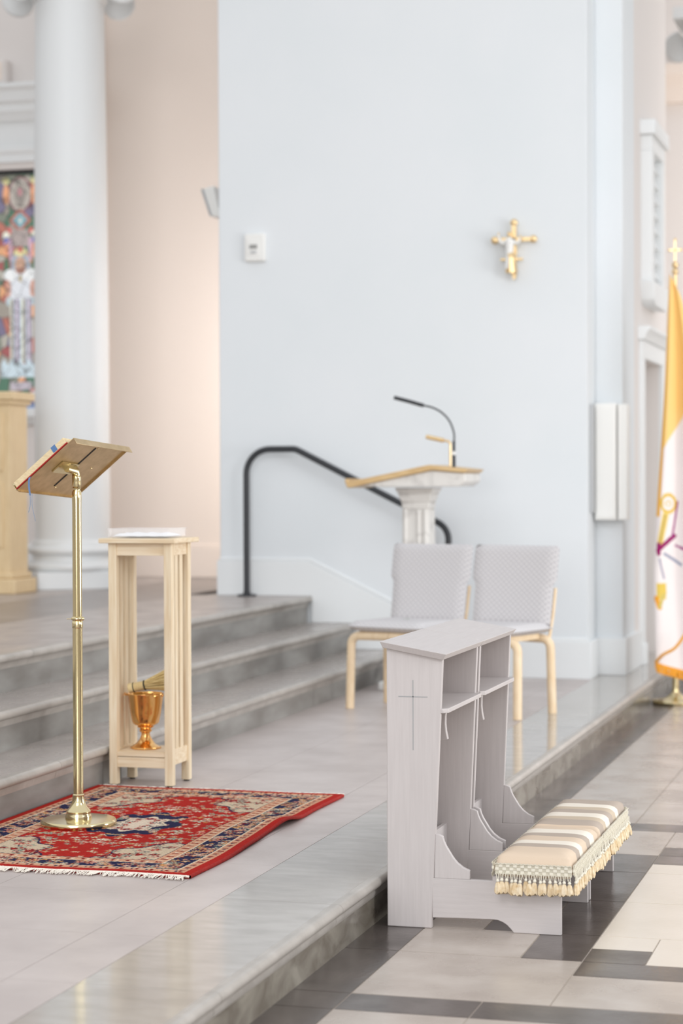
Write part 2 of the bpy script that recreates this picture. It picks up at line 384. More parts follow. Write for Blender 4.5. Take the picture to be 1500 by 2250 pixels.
def step(xr, xn, z0, z1, xback, name, lab):
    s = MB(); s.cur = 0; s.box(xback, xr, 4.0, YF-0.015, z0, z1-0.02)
    s.cur = 1
    for k in range(-2, 8):
        y0 = 5.3+1.085*k; y1 = min(y0+1.083, YF-0.015)
        s.box(xback, xr-0.0101, y0, y1, z1-0.021, z1)
    s.cur = 2
    for k in range(-2, 8):
        y0 = 5.3+1.085*k; y1 = min(y0+1.083, YF-0.015)
        nose(s, xr, xn, z1, y0, y1, 0.036)
    build(name, s, [M['stepriser'], M['tread'], M['nosing']], kind='structure', smooth=True, angle=30, label=lab)
step(-3.262, -3.232, ZP-0.01, Z1, -3.70, 'step_lower', 'lowest grey stone step')
step(-3.575, -3.542, Z1-0.03, Z2, -4.00, 'step_middle', 'middle grey stone step')
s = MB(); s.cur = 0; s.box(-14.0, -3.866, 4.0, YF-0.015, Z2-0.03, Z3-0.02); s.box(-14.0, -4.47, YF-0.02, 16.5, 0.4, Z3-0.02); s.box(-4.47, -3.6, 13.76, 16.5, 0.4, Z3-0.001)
s.cur = 1
for k in range(-3, 14):
    y0 = 5.3+0.8*k
    for q in range(13):
        xb = (-3.8761 if q == 0 else -3.896-0.8*q); xa = -3.846-0.8*(q+1)-0.05
        c = 3 if q == 1 else 1
        s.cur = c
        y1 = y0+0.798
        if y0 >= 16.4: continue
        lim = YF-0.015
        if xb > -4.5:
            if y0 > lim: 
                continue
            y1 = min(y1, lim)
        s.box(xa+0.001, xb-0.001, y0, min(y1, 16.4), Z3-0.02, Z3)
s.cur = 2
for k in range(-2, 8):
    y0 = 5.3+1.085*k; nose(s, -3.866, -3.83, Z3, y0, min(y0+1.083, YF-0.015), 0.036)
build('step_upper', s, [M['stepriser'], M['topfloor'], M['nosing'], M['banddark']], kind='structure', smooth=True, angle=30, label='upper sanctuary floor with stone nosing')

# ------------------------------------------------------------------ setting: walls
HW = 9.0
wf = MB(); wf.box(-4.46, -2.055, YF, 13.75, -0.02, HW); wf.box(-2.056, -1.88, 13.22, 13.75, -0.02, HW)
build('wall_front', wf, M['wall'], kind='structure', bevel=0.006, label='tall white wall carrying the gold crucifix')
# skirting of the front wall: follows the steps down to the platform
bbm = MB()
bbm.prism([(-4.478, Z3), (-3.835, Z3), (-3.835, Z2), (-3.545, Z2), (-3.545, Z1), (-3.235, Z1), (-3.235, ZP), (-2.032, ZP),
           (-2.032, 0.385), (-2.85, 0.385), (-3.86, 0.872), (-4.478, 0.872)], 'y', YF-0.016, YF+0.01)
bbm.prism([(-4.464, 0.872), (-3.858, 0.872), (-2.847, 0.385), (-2.048, 0.385), (-2.048, 0.405), (-2.84, 0.405), (-3.85, 0.892), (-4.464, 0.892)], 'y', YF-0.008, YF+0.01)
bbm.box(-4.478, -4.45, YF, 13.78, Z3, 0.872)
bbm.prism([(-2.05, YF+0.004), (-2.05, YF-0.0157), (-2.03, YF-0.0157), (-2.03, 13.195), (-1.858, 13.195), (-1.858, 13.9), (-1.884, 13.9), (-1.884, 13.225), (-2.058, 13.225)], 'z', ZP, 0.3853)
build('baseboard_front', bbm, M['trim'], kind='structure', bevel=0.004, label='tall white skirting stepping down along the stairs')

wr = MB()                                        # wall running back on the right, with a doorway
DY0, DY1, DZ = 14.12, 15.05, 2.20
wr.box(-2.3, -1.88, 13.74, DY0, -0.02, HW); wr.box(-2.3, -1.88, DY1, 15.45, -0.02, HW); wr.box(-2.3, -1.88, DY0, DY1, DZ, HW)
build('wall_right', wr, M['wall_warm'], kind='structure', bevel=0.004, label='white wall receding beside the aisle')
dr = thing('door_1', (-2.08, (DY0+DY1)/2, ZP), 'plain grey door in a white moulded frame', 'door', kind='structure'); del dr['category']
d = MB(); d.box(-2.12, -2.08, DY0+0.01, DY1-0.01, ZP, DZ-0.01); build('door_leaf', d, M['floodgrey'], dr, bevel=0.003)
d = MB(); d.box(-1.885, -1.855, DY0-0.14, DY0, ZP, DZ); d.box(-1.885, -1.855, DY1, DY1+0.12, ZP, DZ); d.box(-1.885, -1.855, DY0-0.14, DY1+0.12, DZ, DZ+0.12)
d.prism([(-1.885, DZ+0.12), (-1.84, DZ+0.12), (-1.82, DZ+0.17), (-1.80, DZ+0.19), (-1.80, DZ+0.21), (-1.885, DZ+0.21)], 'y', DY0-0.18, DY1+0.15)
d.box(-1.885, -1.84, DY0-0.15, DY0+0.0, ZP, ZP+0.14)
build('door_frame', d, M['trim'], dr, bevel=0.004)
wn = thing('window_1', (-1.84, 14.45, 2.62), 'white louvred wall opening in a moulded frame above the door', 'window', kind='structure'); del wn['category']
d = MB(); d.box(-1.885, -1.807, 14.10, 14.22, 2.72, 3.60); d.box(-1.885, -1.807, 14.68, 14.80, 2.72, 3.60); d.box(-1.885, -1.806, 14.10, 14.80, 3.60, 3.70)
d.prism([(14.05, 3.70), (14.85, 3.70), (14.85, 3.74), (14.83, 3.80), (14.07, 3.80), (14.05, 3.74)], 'x', -1.885, -1.78)
d.prism([(14.06, 2.72), (14.84, 2.72), (14.80, 2.60), (14.74, 2.56), (14.16, 2.56), (14.10, 2.60)], 'x', -1.885, -1.79)
build('window_frame', d, M['trim'], wn, bevel=0.005)
d = MB()
for k in range(8):
    z = 2.76+0.105*k
    d.hexa([(-1.875, 14.22, z), (-1.875, 14.68, z), (-1.83, 14.68, z+0.01), (-1.83, 14.22, z+0.01),
            (-1.875, 14.22, z+0.085), (-1.875, 14.68, z+0.085), (-1.868, 14.68, z+0.085), (-1.868, 14.22, z+0.085)])
build('louvres', d, M['trim'], wn)

wb = MB(); wb.box(-6.6, -3.6, 15.25, 15.5, 0.3, HW); wb.box(-3.9, -3.7, 13.76, 15.24, 0.3, HW)
build('wall_back', wb, M['alcove'], kind='structure', label='beige alcove wall behind the white wall')
d = MB(); d.box(-6.6, -3.91, 15.225, 15.26, Z3, 0.88); d.box(-6.6, -3.91, 15.235, 15.26, 0.88, 0.90)
build('baseboard_back', d, M['alcove'], kind='structure', bevel=0.004, label='tall beige skirting of the alcove')
wl = MB()
WX0, WX1, WZ0, WZ1 = -7.40, -6.50, 1.965, 3.85
wl.box(-14.0, WX0, 15.2, 15.5, 0.3, HW); wl.box(WX1, -6.2, 15.2, 15.5, 0.3, HW); wl.box(WX0, WX1, 15.2, 15.5, 0.3, WZ0); wl.box(WX0, WX1, 15.2, 15.5, WZ1, HW)
build('wall_left', wl, M['wall_warm'], kind='structure', label='sanctuary wall holding the stained glass window')
d = MB(); d.box(-14.0, -6.2, 15.17, 15.21, Z3, 0.87); d.box(-14.0, -6.2, 15.18, 15.21, 0.87, 0.895)
build('baseboard_left', d, M['trim'], kind='structure', bevel=0.004, label='white skirting below the stained glass window')
d = MB()
d.prism([(15.21, 3.90), (15.17, 3.90), (15.17, 3.96), (15.15, 3.98), (15.15, 4.02), (15.19, 4.02), (15.19, 4.22), (15.15, 4.22), (15.13, 4.26),
         (15.10, 4.29), (15.10, 4.34), (15.06, 4.36), (15.04, 4.44), (15.0, 4.46), (15.0, 4.49), (15.21, 4.49)], 'x', -14.0, -6.2)
build('trim_1', d, M['trim'], kind='structure', bevel=0.003, label='moulded white cornice above the stained glass window')
d = MB(); d.prism([(15.21, 1.965), (15.12, 1.965), (15.10, 1.95), (15.10, 1.90), (15.14, 1.87), (15.16, 1.84), (15.21, 1.84)], 'x', -7.6, -6.3)
build('trim_2', d, M['trim'], kind='structure', bevel=0.003, label='white sill below the stained glass window')
far = MB(); far.box(-4.0, 5.0, 20.0, 20.3, -0.02, HW)
build('wall_far', far, M['wall_warm'], kind='structure', label='pale wall at the end of the aisle')
d = MB(); d.prism([(20.01, 4.94), (19.9, 4.94), (19.86, 5.09), (19.8, 5.19), (19.8, 5.29), (20.01, 5.29)], 'x', -4.0, 5.0)
build('trim_3', d, M['alcove'], kind='structure', label='beige moulding high on the far wall')

# ------------------------------------------------------------------ stained glass window
def grid_mesh(name, nx, ny, pos, colf, matl, parent=None, **kw):
    u, v = np.meshgrid(np.linspace(0, 1, nx), np.linspace(0, 1, ny)); u = u.ravel(); v = v.ravel()
    P = pos(u, v); C = colf(u, v)
    mb = MB(); mb.v = [tuple(p) for p in P]
    idx = np.arange(nx*ny).reshape(ny, nx)
    q = np.stack([idx[:-1, :-1], idx[:-1, 1:], idx[1:, 1:], idx[1:, :-1]], -1).reshape(-1, 4)
    mb.f = [tuple(t) for t in q.tolist()]; mb.m = [0]*len(mb.f)
    o = build(name, mb, matl, parent, smooth=True, angle=180, **kw)
    ca = o.data.color_attributes.new('Col', 'FLOAT_COLOR', 'POINT')
    c4 = np.ones((nx*ny, 4)); c4[:, :3] = C; ca.data.foreach_set('color', c4.ravel())
    return o
def LC(*c): return np.array(lin(c))
def glass_col(u, v):
    x = WX0+(WX1-WX0)*u; z = WZ0+(WZ1-WZ0)*v
    px = (x+7.073)/0.264*68; py = 375+(3.843-z)/1.88*523
    px = 33-np.abs(px-33)*np.sign(33-px) # identity, keeps the pattern symmetric about the figure
    s_ = RNG.rand(260, 2); sxp = s_[:, 0]*260-80; syp = 365+s_[:, 1]*545
    d2 = (px[:, None]-sxp)**2+((py[:, None]-syp)*0.8)**2
    o = np.argsort(d2, 1)[:, :2]; k = o[:, 0]; d0 = np.sqrt(d2[np.arange(len(px)), o[:, 0]]); d1 = np.sqrt(d2[np.arange(len(px)), o[:, 1]])
    pal = np.array([LC(150, 140, 125), LC(190, 90, 60), LC(120, 130, 110), LC(230, 150, 60), LC(110, 100, 140), LC(60, 120, 90), LC(170, 60, 60), LC(170, 165, 150)])
    C = pal[RNG.randint(0, len(pal), 260)][k]
    ax = np.abs(px-33)
    def put(mask, *c): C[mask] = LC(*c)
    def ell(cx, cy, rx, ry): return ((px-cx)/rx)**2+((py-cy)/ry)**2 < 1
    def sell(cx, cy, rx, ry): return ((ax-cx)/rx)**2+((py-cy)/ry)**2 < 1
    put(ell(33, 425, 27, 40), 140, 60, 80); put(ell(33, 425, 23, 36), 178, 168, 155); put(ell(33, 428, 13, 24), 150, 140, 130); put(ell(33, 420, 5, 9), 190, 110, 120)
    put(sell(31, 425, 7, 22), 240, 150, 60); put(sell(31, 395, 8, 8), 225, 215, 120)
    dm = np.abs(px-33)/17+np.abs(py-482)/18
    put(dm < 1.5, 190, 95, 70); put(dm < 1, 90, 170, 185); put(dm < 0.35, 210, 225, 220)
    put(sell(24, 505, 6, 8), 220, 60, 45)
    put(sell(31, 527, 6, 10), 95, 105, 200); put(sell(31, 512, 7, 7), 225, 225, 200)
    put((ax < 20) & (py > 502) & (py < 540), 168, 150, 145)
    put((ax < 26) & (ax > 18) & (py > 520) & (py < 570), 200, 150, 180)
    put(sell(30, 550, 5, 20), 245, 140, 60); put(sell(31, 585, 6, 22), 60, 120, 80)
    put(ell(33, 585, 22, 35), 150, 165, 185)
    put(ell(33, 552, 15, 9), 225, 210, 120); put(ell(33, 546, 6, 7), 220, 80, 50)
    put(ell(33, 580, 12, 18), 205, 150, 110); put(ell(33, 593, 13, 7), 165, 105, 80)
    put((ax < 27) & (py > 600) & (py < 655), 205, 212, 222)
    put(sell(22, 602, 15, 13), 222, 228, 230)
    put(sell(27, 633, 6, 20), 208, 140, 110); put(sell(25, 660, 8, 10), 170, 195, 205)
    rb = (ax < 24) & (py > 655) & (py < 795)
    st = np.floor((px+60)/4.4).astype(int) % 6
    rp_ = np.array([LC(205, 210, 222), LC(150, 110, 150), LC(176, 184, 206), LC(190, 210, 205), LC(205, 200, 170), LC(110, 115, 140)])
    C[rb] = rp_[st[rb]]
    put(ell(33, 610, 4, 9), 190, 170, 110)
    cl = (py > 782) & (py < 828) & (np.sin(px*0.35)*6+805-py < 12) & (ax < 45); put(cl, 178, 205, 218)
    put((py > 838) & (py < 856) & (ax < 24), 176, 165, 178); put((py > 868) & (py < 884), 140, 60, 60); put(sell(27, 868, 7, 9), 200, 205, 215)
    put(py > 884, 90, 130, 190)
    lead = (d1-d0) < 1.3
    C[lead & (RNG.rand(len(px)) < 0.9)] *= 0.35
    C[(py < 383)] = LC(90, 90, 70); C[(py < 380)] = LC(14, 14, 12)
    C = 0.62*C+0.38*C.mean(1, keepdims=True)+0.03; C *= (0.86+0.28*RNG.rand(len(px)))[:, None]
    return np.clip(C, 0, 1)
sg = thing('window_2', (-6.95, 15.3, WZ0), 'stained glass window with a crowned robed figure', 'window', kind='structure'); del sg['category']
grid_mesh('glass_pane', 230, 470, lambda u, v: np.stack([WX0+(WX1-WX0)*u, np.full_like(u, 15.29), WZ0+(WZ1-WZ0)*v], -1), glass_col, M['glassart'], sg)
d = MB(); d.box(WX0, WX1, 15.25, 15.33, WZ1-0.03, WZ1); d.box(WX0, WX0+0.03, 15.25, 15.33, WZ0, WZ1); d.box(WX1-0.03, WX1, 15.25, 15.33, WZ0, WZ1)
build('window_frame', d, M['black'], sg)

# ------------------------------------------------------------------ columns
def column(cx, cy, rot, lab):
    t = thing('column', (cx, cy, 0), lab, 'column', 'white round columns with scroll capitals')
    z0 = Z3 if cx < -3 else 0.0; e_ = z0-0.646
    mb = MB(); mb.lathe([(0.262, 0.98+e_), (0.262, 1.3), (0.258, 2.6), (0.250, 3.8), (0.240, 4.72), (0.262, 4.74), (0.262, 4.78), (0.24, 4.79), (0.24, 5.0)], 48, (cx, cy, 0)); build('shaft', mb, M['trim'], t, smooth=True)
    pr = [(0.27, 0.985+e_), (0.285, 0.96+e_), (0.285, 0.94+e_)]
    for k in range(9):
        a = PI/2-PI*k/8; pr.append((0.292+0.028*math.cos(a), 0.912+e_+0.028*math.sin(a)))
    pr += [(0.285, 0.88+e_), (0.278, 0.862+e_), (0.285, 0.84+e_)]
    for k in range(9):
        a = PI/2-PI*k/8; pr.append((0.30+0.034*math.cos(a), 0.80+e_+0.034*math.sin(a)))
    mb = MB(); mb.lathe(pr, 48, (cx, cy, 0)); build('moulded_base', mb, M['trim'], t, smooth=True)
    mb = MB(); mb.box(-0.305, 0.305, -0.305, 0.305, z0, 0.768+e_); mb.xf(Matrix.Translation((cx, cy, 0)) @ Matrix.Rotation(rot, 4, 'Z')); build('plinth', mb, M['trim'], t, bevel=0.006)
    cap = MB(); cap.lathe([(0.25, 4.78), (0.33, 4.84), (0.35, 4.88), (0.33, 4.93)], 40, (cx, cy, 0))
    cap.box(-0.42+cx, 0.42+cx, -0.36+cy, 0.36+cy, 4.93, 5.02); 
    co = build('capital', cap, M['trim'], t, smooth=True)
    vr = YAW+0.15
    for sx_ in (-1, 1):
        for sy_ in (-1, 1):
            v = MB(); pts = []; rs = []
            for k in range(46):
                a = PI/2+k*0.27*sx_*-1; r_ = 0.112*(1-k/56)
                pts.append((sx_*0.345+r_*math.cos(a), 0, r_*math.sin(a))); rs.append(0.026*(1-k/80))
            v.tube(pts, rs, 8)
            v.lathe([(0.001, -0.05), (0.10, -0.05), (0.10, 0.02), (0.03, 0.03)], 24, (sx_*0.345, 0, 0), axis=(0, -1, 0))
            v.xf(Matrix.Translation((cx, cy, 4.79)) @ Matrix.Rotation(vr, 4, 'Z') @ Matrix.Translation((0, sy_*0.27, 0)) @ Matrix.Scale(1, 4))
            build('volute', v, M['trim'], co, smooth=True)
    return t
column(-5.80, 13.62, 0.60, 'large white round column on a square plinth beside the stained glass window')
column(-1.50, 16.60, 0.0, 'white column whose scroll capital shows at the top right above the flag')

# ------------------------------------------------------------------ oak cabinet at the left edge
t = thing('cabinet', (-6.1, 12.95, Z3), 'golden oak pedestal cabinet cut off by the left picture edge', 'cabinet')
d = MB(); d.box(-6.36, -5.862, 12.72, 13.0, Z3+0.12, 1.90); build('body', d, M['oak'], t, bevel=0.004)
d = MB(); d.box(-6.40, -5.815, 12.68, 13.04, Z3, Z3+0.10); d.box(-6.38, -5.84, 12.70, 13.02, Z3+0.10, Z3+0.14); build('base_moulding', d, M['oak'], t, bevel=0.01)
d = MB(); d.box(-6.38, -5.84, 12.70, 13.02, 1.90, 1.93); d.box(-6.40, -5.82, 12.68, 13.04, 1.93, 1.985); build('top_moulding', d, M['oak'], t, bevel=0.008)
d = MB(); d.box(-6.30, -5.91, 12.708, 12.725, 0.95, 1.38); d.box(-6.30, -5.91, 12.708, 12.725, 1.46, 1.84); build('front_panel', d, M['oak'], t, bevel=0.006)

# ------------------------------------------------------------------ wall fittings
t = thing('wall_speaker', (-7.05, 15.15, 4.55), 'rounded white box mounted above the cornice', 'speaker')
d = MB(); d.box(-7.25, -6.965, 15.08, 15.2, 4.50, 4.70); build('housing', d, M['wall_warm'], t, bevel=0.025, seg=4)
d = MB(); d.box(-7.22, -6.995, 15.074, 15.085, 4.53, 4.67); build('grille', d, M['alcove'], t, bevel=0.004)

t = thing('tilted_speaker', (-4.6, 13.3, 3.14), 'slim pale loudspeaker tilted out behind the wall edge', 'speaker')
d = MB(); d.hexa([(-4.615, 13.2, 3.15), (-4.55, 13.2, 3.14), (-4.55, 13.4, 3.14), (-4.615, 13.4, 3.15), (-4.675, 13.2, 3.335), (-4.60, 13.2, 3.355), (-4.60, 13.4, 3.355), (-4.675, 13.4, 3.335)]); build('housing', d, M['white_plastic'], t, bevel=0.008)
d = MB(); d.hexa([(-4.625, 13.195, 3.153), (-4.612, 13.195, 3.15), (-4.612, 13.405, 3.15), (-4.625, 13.405, 3.153), (-4.686, 13.195, 3.33), (-4.671, 13.195, 3.336), (-4.671, 13.405, 3.336), (-4.686, 13.405, 3.33)]); build('grille', d, M['grey_plastic'], t)
d = MB(); d.box(-4.57, -4.455, 13.28, 13.32, 3.24, 3.27); build('wall_bracket', d, M['grey_plastic'], t)

t = thing('thermostat', (-4.20, 12.88, 2.80), 'small white thermostat box left of centre on the white wall', 'thermostat')
d = MB(); d.box(-4.275, -4.135, 12.866, 12.902, 2.805, 2.985); build('housing', d, M['white_plastic'], t, bevel=0.012, seg=3)
d = MB(); d.box(-4.252, -4.172, 12.862, 12.868, 2.84, 2.945); build('cover', d, M['white_plastic'], t, bevel=0.004)
d = MB(); d.box(-4.238, -4.186, 12.860, 12.863, 2.885, 2.912); build('display', d, M['display'], t)
d = MB(); d.box(-4.232, -4.192, 12.859, 12.863, 2.855, 2.87); build('button', d, M['grey_plastic'], t, bevel=0.001)

# crucifix with a robed figure
cx, cy = -2.505, 12.86
t = thing('crucifix', (cx, 12.9, 2.65), 'small gold crucifix with a white robed figure on the wall', 'crucifix')
d = MB(); d.box(cx-0.015, cx+0.015, cy-0.010, cy+0.012, 2.66, 2.985); d.box(cx-0.115, cx+0.115, cy-0.010, cy+0.012, 2.872, 2.898)
d.box(cx-0.085, cx+0.055, cy-0.008, cy+0.010, 2.755, 2.770)
d.box(cx-0.012, cx+0.012, cy, 12.905, 2.80, 2.83)
build('cross', d, M['gold'], t, bevel=0.003)
d = MB()
for p in ((cx, cy, 2.990), (cx-0.122, cy, 2.885), (cx+0.122, cy, 2.885)):
    d = MB(); d.ball(p, 0.024, 12, (1, 0.6, 1)); build('finial', d, M['gold'], t, smooth=True)
d = MB(); d.prism([(cx-0.02, 2.70), (cx+0.02, 2.70), (cx+0.012, 2.645), (cx-0.004, 2.635)], 'y', cy-0.012, cy+0.012)
build('pointed_foot', d, M['gold'], t)
fg = MB(); fx = cx-0.022; fy = cy-0.035
fg.lathe([(0.012, 2.69), (0.030, 2.70), (0.027, 2.74), (0.022, 2.79), (0.026, 2.84), (0.032, 2.872), (0.022, 2.885), (0.009, 2.892), (0.009, 2.9)], 16, (fx, fy, 0))
fg.tube(bez([(fx-0.02, fy, 2.872), (fx-0.045, fy-0.005, 2.862), (fx-0.06, fy-0.012, 2.885), (fx-0.066, fy-0.015, 2.91)], 5), [0.012]*6+[0.01]*5+[0.007]*5, 8)
fg.tube(bez([(fx+0.02, fy, 2.872), (fx+0.045, fy-0.005, 2.858), (fx+0.062, fy-0.012, 2.868), (fx+0.072, fy-0.015, 2.89)], 5), [0.012]*6+[0.01]*5+[0.007]*5, 8)
fob = build('figure', fg, M['white_plastic'], t, smooth=True, label='white robed figure')
hd = MB(); hd.ball((fx, fy-0.002, 2.914), 0.0165, 14, (0.85, 0.95, 1.1)); hd.ball((fx, fy-0.017, 2.912), 0.004, 8); build('head', hd, M['gold'], fob, smooth=True)
for hp in ((fx-0.066, fy-0.015, 2.916), (fx+0.072, fy-0.015, 2.896)):
    hd = MB(); hd.ball(hp, 0.008, 8, (0.7, 0.6, 1.3)); build('hand', hd, M['gold'], fob, smooth=True)
dp = MB(); dp.lathe([(0.034, 2.675), (0.036, 2.70), (0.030, 2.76), (0.030, 2.79), (0.022, 2.80)], 14, (fx+0.008, fy+0.004, 0)); build('drapery', dp, M['gold'], fob, smooth=True)

# wall loudspeaker on the right
t = thing('wall_speaker', (-1.95, 13.2, 1.15), 'tall narrow white loudspeaker beside the doorway', 'speaker')
d = MB(); d.box(-2.04, -1.905, 13.085, 13.215, 1.135, 1.868); build('housing', d, M['white_plastic'], t, bevel=0.008)
d = MB(); d.box(-1.898, -1.835, 13.10, 13.215, 1.135, 1.862); build('side_unit', d, M['white_plastic'], t, bevel=0.008)
d = MB(); d.box(-2.028, -1.917, 13.079, 13.088, 1.15, 1.853); build('grille', d, M['white_plastic'], t, bevel=0.003)
t = thing('wall_plate', (-2.045, 13.05, 1.2), 'thin grey cable cover on the wall corner beside the tall speaker', 'plate')
d = MB(); d.box(-2.055, -2.035, 12.98, 13.06, 1.18, 1.86); build('cover', d, M['grey_plastic'], t, bevel=0.003)

# ------------------------------------------------------------------ handrail
t = thing('handrail', (-4.24, 12.80, Z3), 'black tubular handrail sloping down along the white wall', 'handrail')
ry = 12.80
path = fillet([(-4.245, ry, Z3+0.01), (-4.245, ry, 1.592), (-3.915, ry, 1.592), (-2.915, ry, 1.09), (-2.915, ry, 0.16)], [0.16, 0.10, 0.12], 10)
d = MB(); d.tube(path, 0.0205, 16); build('rail', d, M['black'], t, smooth=True)
d = MB(); d.lathe([(0.062, Z3), (0.062, Z3+0.012), (0.024, Z3+0.018), (0.024, Z3+0.03)], 28, (-4.245, ry, 0)); build('floor_flange', d, M['black'], t, smooth=True)
d = MB(); d.lathe([(0.062, ZP), (0.062, ZP+0.012), (0.024, ZP+0.018), (0.024, ZP+0.03)], 28, (-2.915, ry, 0)); build('floor_flange', d, M['black'], t, smooth=True)

# ------------------------------------------------------------------ ambo (marble reading desk)
AX, AY = -2.90, 11.95
t = thing('ambo', (AX, AY, ZP), 'white marble ambo with a sloping wooden desk behind the chairs', 'lectern')
d = MB(); d.box(AX-0.15, AX+0.15, AY-0.15, AY+0.15, ZP, ZP+0.10); build('foot', d, M['marble'], t, bevel=0.01)
d = MB()
prof = [(0.13, 0.25), (0.10, 0.32), (0.080, 0.45), (0.080, 1.22), (0.085, 1.26), (0.10, 1.31), (0.118, 1.345)]
for (a, z0_), (b_, z1_) in zip(prof[:-1], prof[1:]):
    d.hexa([(AX-a, AY-a, z0_), (AX+a, AY-a, z0_), (AX+a, AY+a, z0_), (AX-a, AY+a, z0_), (AX-b_, AY-b_, z1_), (AX+b_, AY-b_, z1_), (AX+b_, AY+b_, z1_), (AX-b_, AY+b_, z1_)])
build('pillar', d, M['marble'], t, bevel=0.006)
d = MB()
for dx in (-0.06, 0.02, 0.06): d.tube([(AX+dx, AY-0.082, 0.45), (AX+dx, AY-0.082, 1.22)], 0.012, 10)
build('pilaster', d, M['marble'], t, smooth=True)
y0, y1 = AY-0.23, AY+0.23
d = MB(); d.prism([(-3.06, 1.35), (-2.61, 1.352), (-2.575, 1.38), (-2.575, 1.428), (-2.77, 1.446), (-3.20, 1.362)], 'y', y0+0.02, y1-0.02); build('desk_block', d, M['marble'], t, bevel=0.006)
d = MB(); d.prism([(-3.275, 1.350), (-3.262, 1.345), (-2.765, 1.447), (-2.575, 1.430), (-2.555, 1.452), (-2.765, 1.476), (-2.785, 1.478), (-3.283, 1.378)], 'y', y0, y1); build('desk_top', d, M['ambo_wood'], t, bevel=0.006)
d = MB(); d.box(-3.285, -3.262, y0, y1, 1.372, 1.40); build('book_ledge', d, M['ambo_wood'], t, bevel=0.004)
# gooseneck microphone and reading lamp stand on the ambo
t = thing('microphone', (-2.66, AY-0.1, 1.465), 'long black gooseneck microphone rising from the ambo', 'microphone')
my = AY-0.1
neck = bez([(-2.665, my, 1.60), (-2.664, my, 1.66), (-2.69, my, 1.73), (-2.735, my, 1.78), (-2.79, my, 1.81), (-2.85, my, 1.825)], 8)
d = MB(); d.tube([(-2.665, my, 1.455), (-2.665, my, 1.535)], 0.011, 12); d.tube([(-2.665, my, 1.555), (-2.665, my, 1.615)], 0.009, 12); build('base_stem', d, M['black'], t, smooth=True)
d = MB(); d.tube([(-2.665, my, 1.535), (-2.665, my, 1.555)], 0.010, 12); build('ring', d, M['white_plastic'], t, smooth=True)
d = MB(); d.tube(neck, 0.0055, 10); build('gooseneck', d, M['black'], t, smooth=True)
d = MB(); d.tube([(-2.845, my, 1.823), (-2.93, my, 1.848), (-3.02, my, 1.872)], 0.0115, 12); build('microphone_head', d, M['black'], t, smooth=True)
t = thing('reading_lamp', (-2.715, AY+0.05, 1.465), 'small brass reading lamp on the ambo beside the microphone', 'lamp')
ly = AY+0.05
d = MB(); d.tube(fillet([(-2.72, ly, 1.455), (-2.72, ly, 1.615), (-2.77, ly, 1.625)], 0.02), 0.007, 10); build('stem', d, M['gold'], t, smooth=True)
d = MB(); d.tube([(-2.755, ly-0.02, 1.622), (-2.86, ly-0.02, 1.645)], 0.013, 12); build('lamp_shade', d, M['gold'], t, smooth=True)

# ------------------------------------------------------------------ chairs
def make_chair(lab):
    # local frame: facing -Y, width along X, floor at z=0
    t = thing('chair', (0, 0, 0), lab, 'chair', 'two upholstered chairs with bentwood legs')
    def pad(x0, x1, poly, r):
        return None
    W_ = 0.225
    st = MB(); n = 12
    # seat cushion: rounded slab with a soft crown
    NX, NY = 14, 14; vs = []; fs = []
    for side in (0, 1):
        for j in range(NY+1):
            for i in range(NX+1):
                a = i/NX*2-1; b_ = j/NY*2-1
                ex = 1-abs(a)**6; ey = 1-abs(b_)**6; e0 = max(0.0, min(ex, ey))
                x = a*0.245; y = -0.215+ (b_+1)/2*0.44
                z = (0.450+0.034*e0**0.4) if side else (0.450-0.030*e0**0.4)
                vs.append((x, y, z))
    m_ = (NX+1)*(NY+1)
    for side in (0, 1):
        for j in range(NY):
            for i in range(NX):
                a = side*m_+j*(NX+1)+i; fs.append((a, a+1, a+NX+2, a+NX+1))
    ring = [j*(NX+1) for j in range(NY+1)]
    st.add(vs, fs)
    build('seat', st, M['fabric'], t, smooth=True, local=True, angle=80)
    # backrest: upper part wide, narrower below; a thin padded shell leaning back
    bk = MB(); NZ = 26; vs = []; fs = []
    for side in (0, 1):
        for k in range(NZ+1):
            q = k/NZ; z = 0.455+q*0.43
            hw = 0.240 if q < 0.52 else (0.260 if q > 0.58 else 0.240+0.020*(q-0.52)/0.06)
            if q > 0.96: hw -= 0.012*((q-0.96)/0.04)**2
            y = 0.200+0.055*q+0.015*q*q
            for i in range(NX+1):
                a = i/NX*2-1; e0 = max(0, min(1-abs(a)**8, 1-abs(q*2-1)**14))**0.4
                th = 0.022*e0
                yy = y-0.018*(1-a*a)*-1*0.6+(-th if side else th)
                vs.append((a*hw, yy, z))
    m_ = (NX+1)*(NZ+1)
    for side in (0, 1):
        for k in range(NZ):
            for i in range(NX):
                a = side*m_+k*(NX+1)+i; fs.append((a, a+1, a+NX+2, a+NX+1))
    bk.add(vs, fs); build('backrest', bk, M['fabric'], t, smooth=True, local=True, angle=80)
    # side posts of the backrest, seen in the notch
    for sx_ in (-1, 1):
        p = MB(); p.tube([(sx_*0.234, 0.200, 0.40), (sx_*0.234, 0.240, 0.52), (sx_*0.234, 0.268, 0.66)], 0.009, 10); build('back_post', p, M['birch'], t, smooth=True, local=True)
    # bentwood legs: the leg turns into the rail below the seat
    for sy_, yy in ((0, -0.165), (1, 0.18)):
        for sx_ in (-1, 1):
            l = MB(); l.tube(fillet([(sx_*0.255, yy+(-0.012 if not sy_ else 0.012), 0.0), (sx_*0.250, yy, 0.395), (sx_*0.002, yy, 0.400)], 0.05, 8), 0.0235, 16)
            build('leg', l, M['birch'], t, smooth=True, local=True)
    for sx_ in (-1, 1):
        r = MB(); r.box(sx_*0.1875-0.0125, sx_*0.1875+0.0125, -0.16, 0.15, 0.395, 0.425); build('seat_rail', r, M['birch'], t, local=True)
    return t
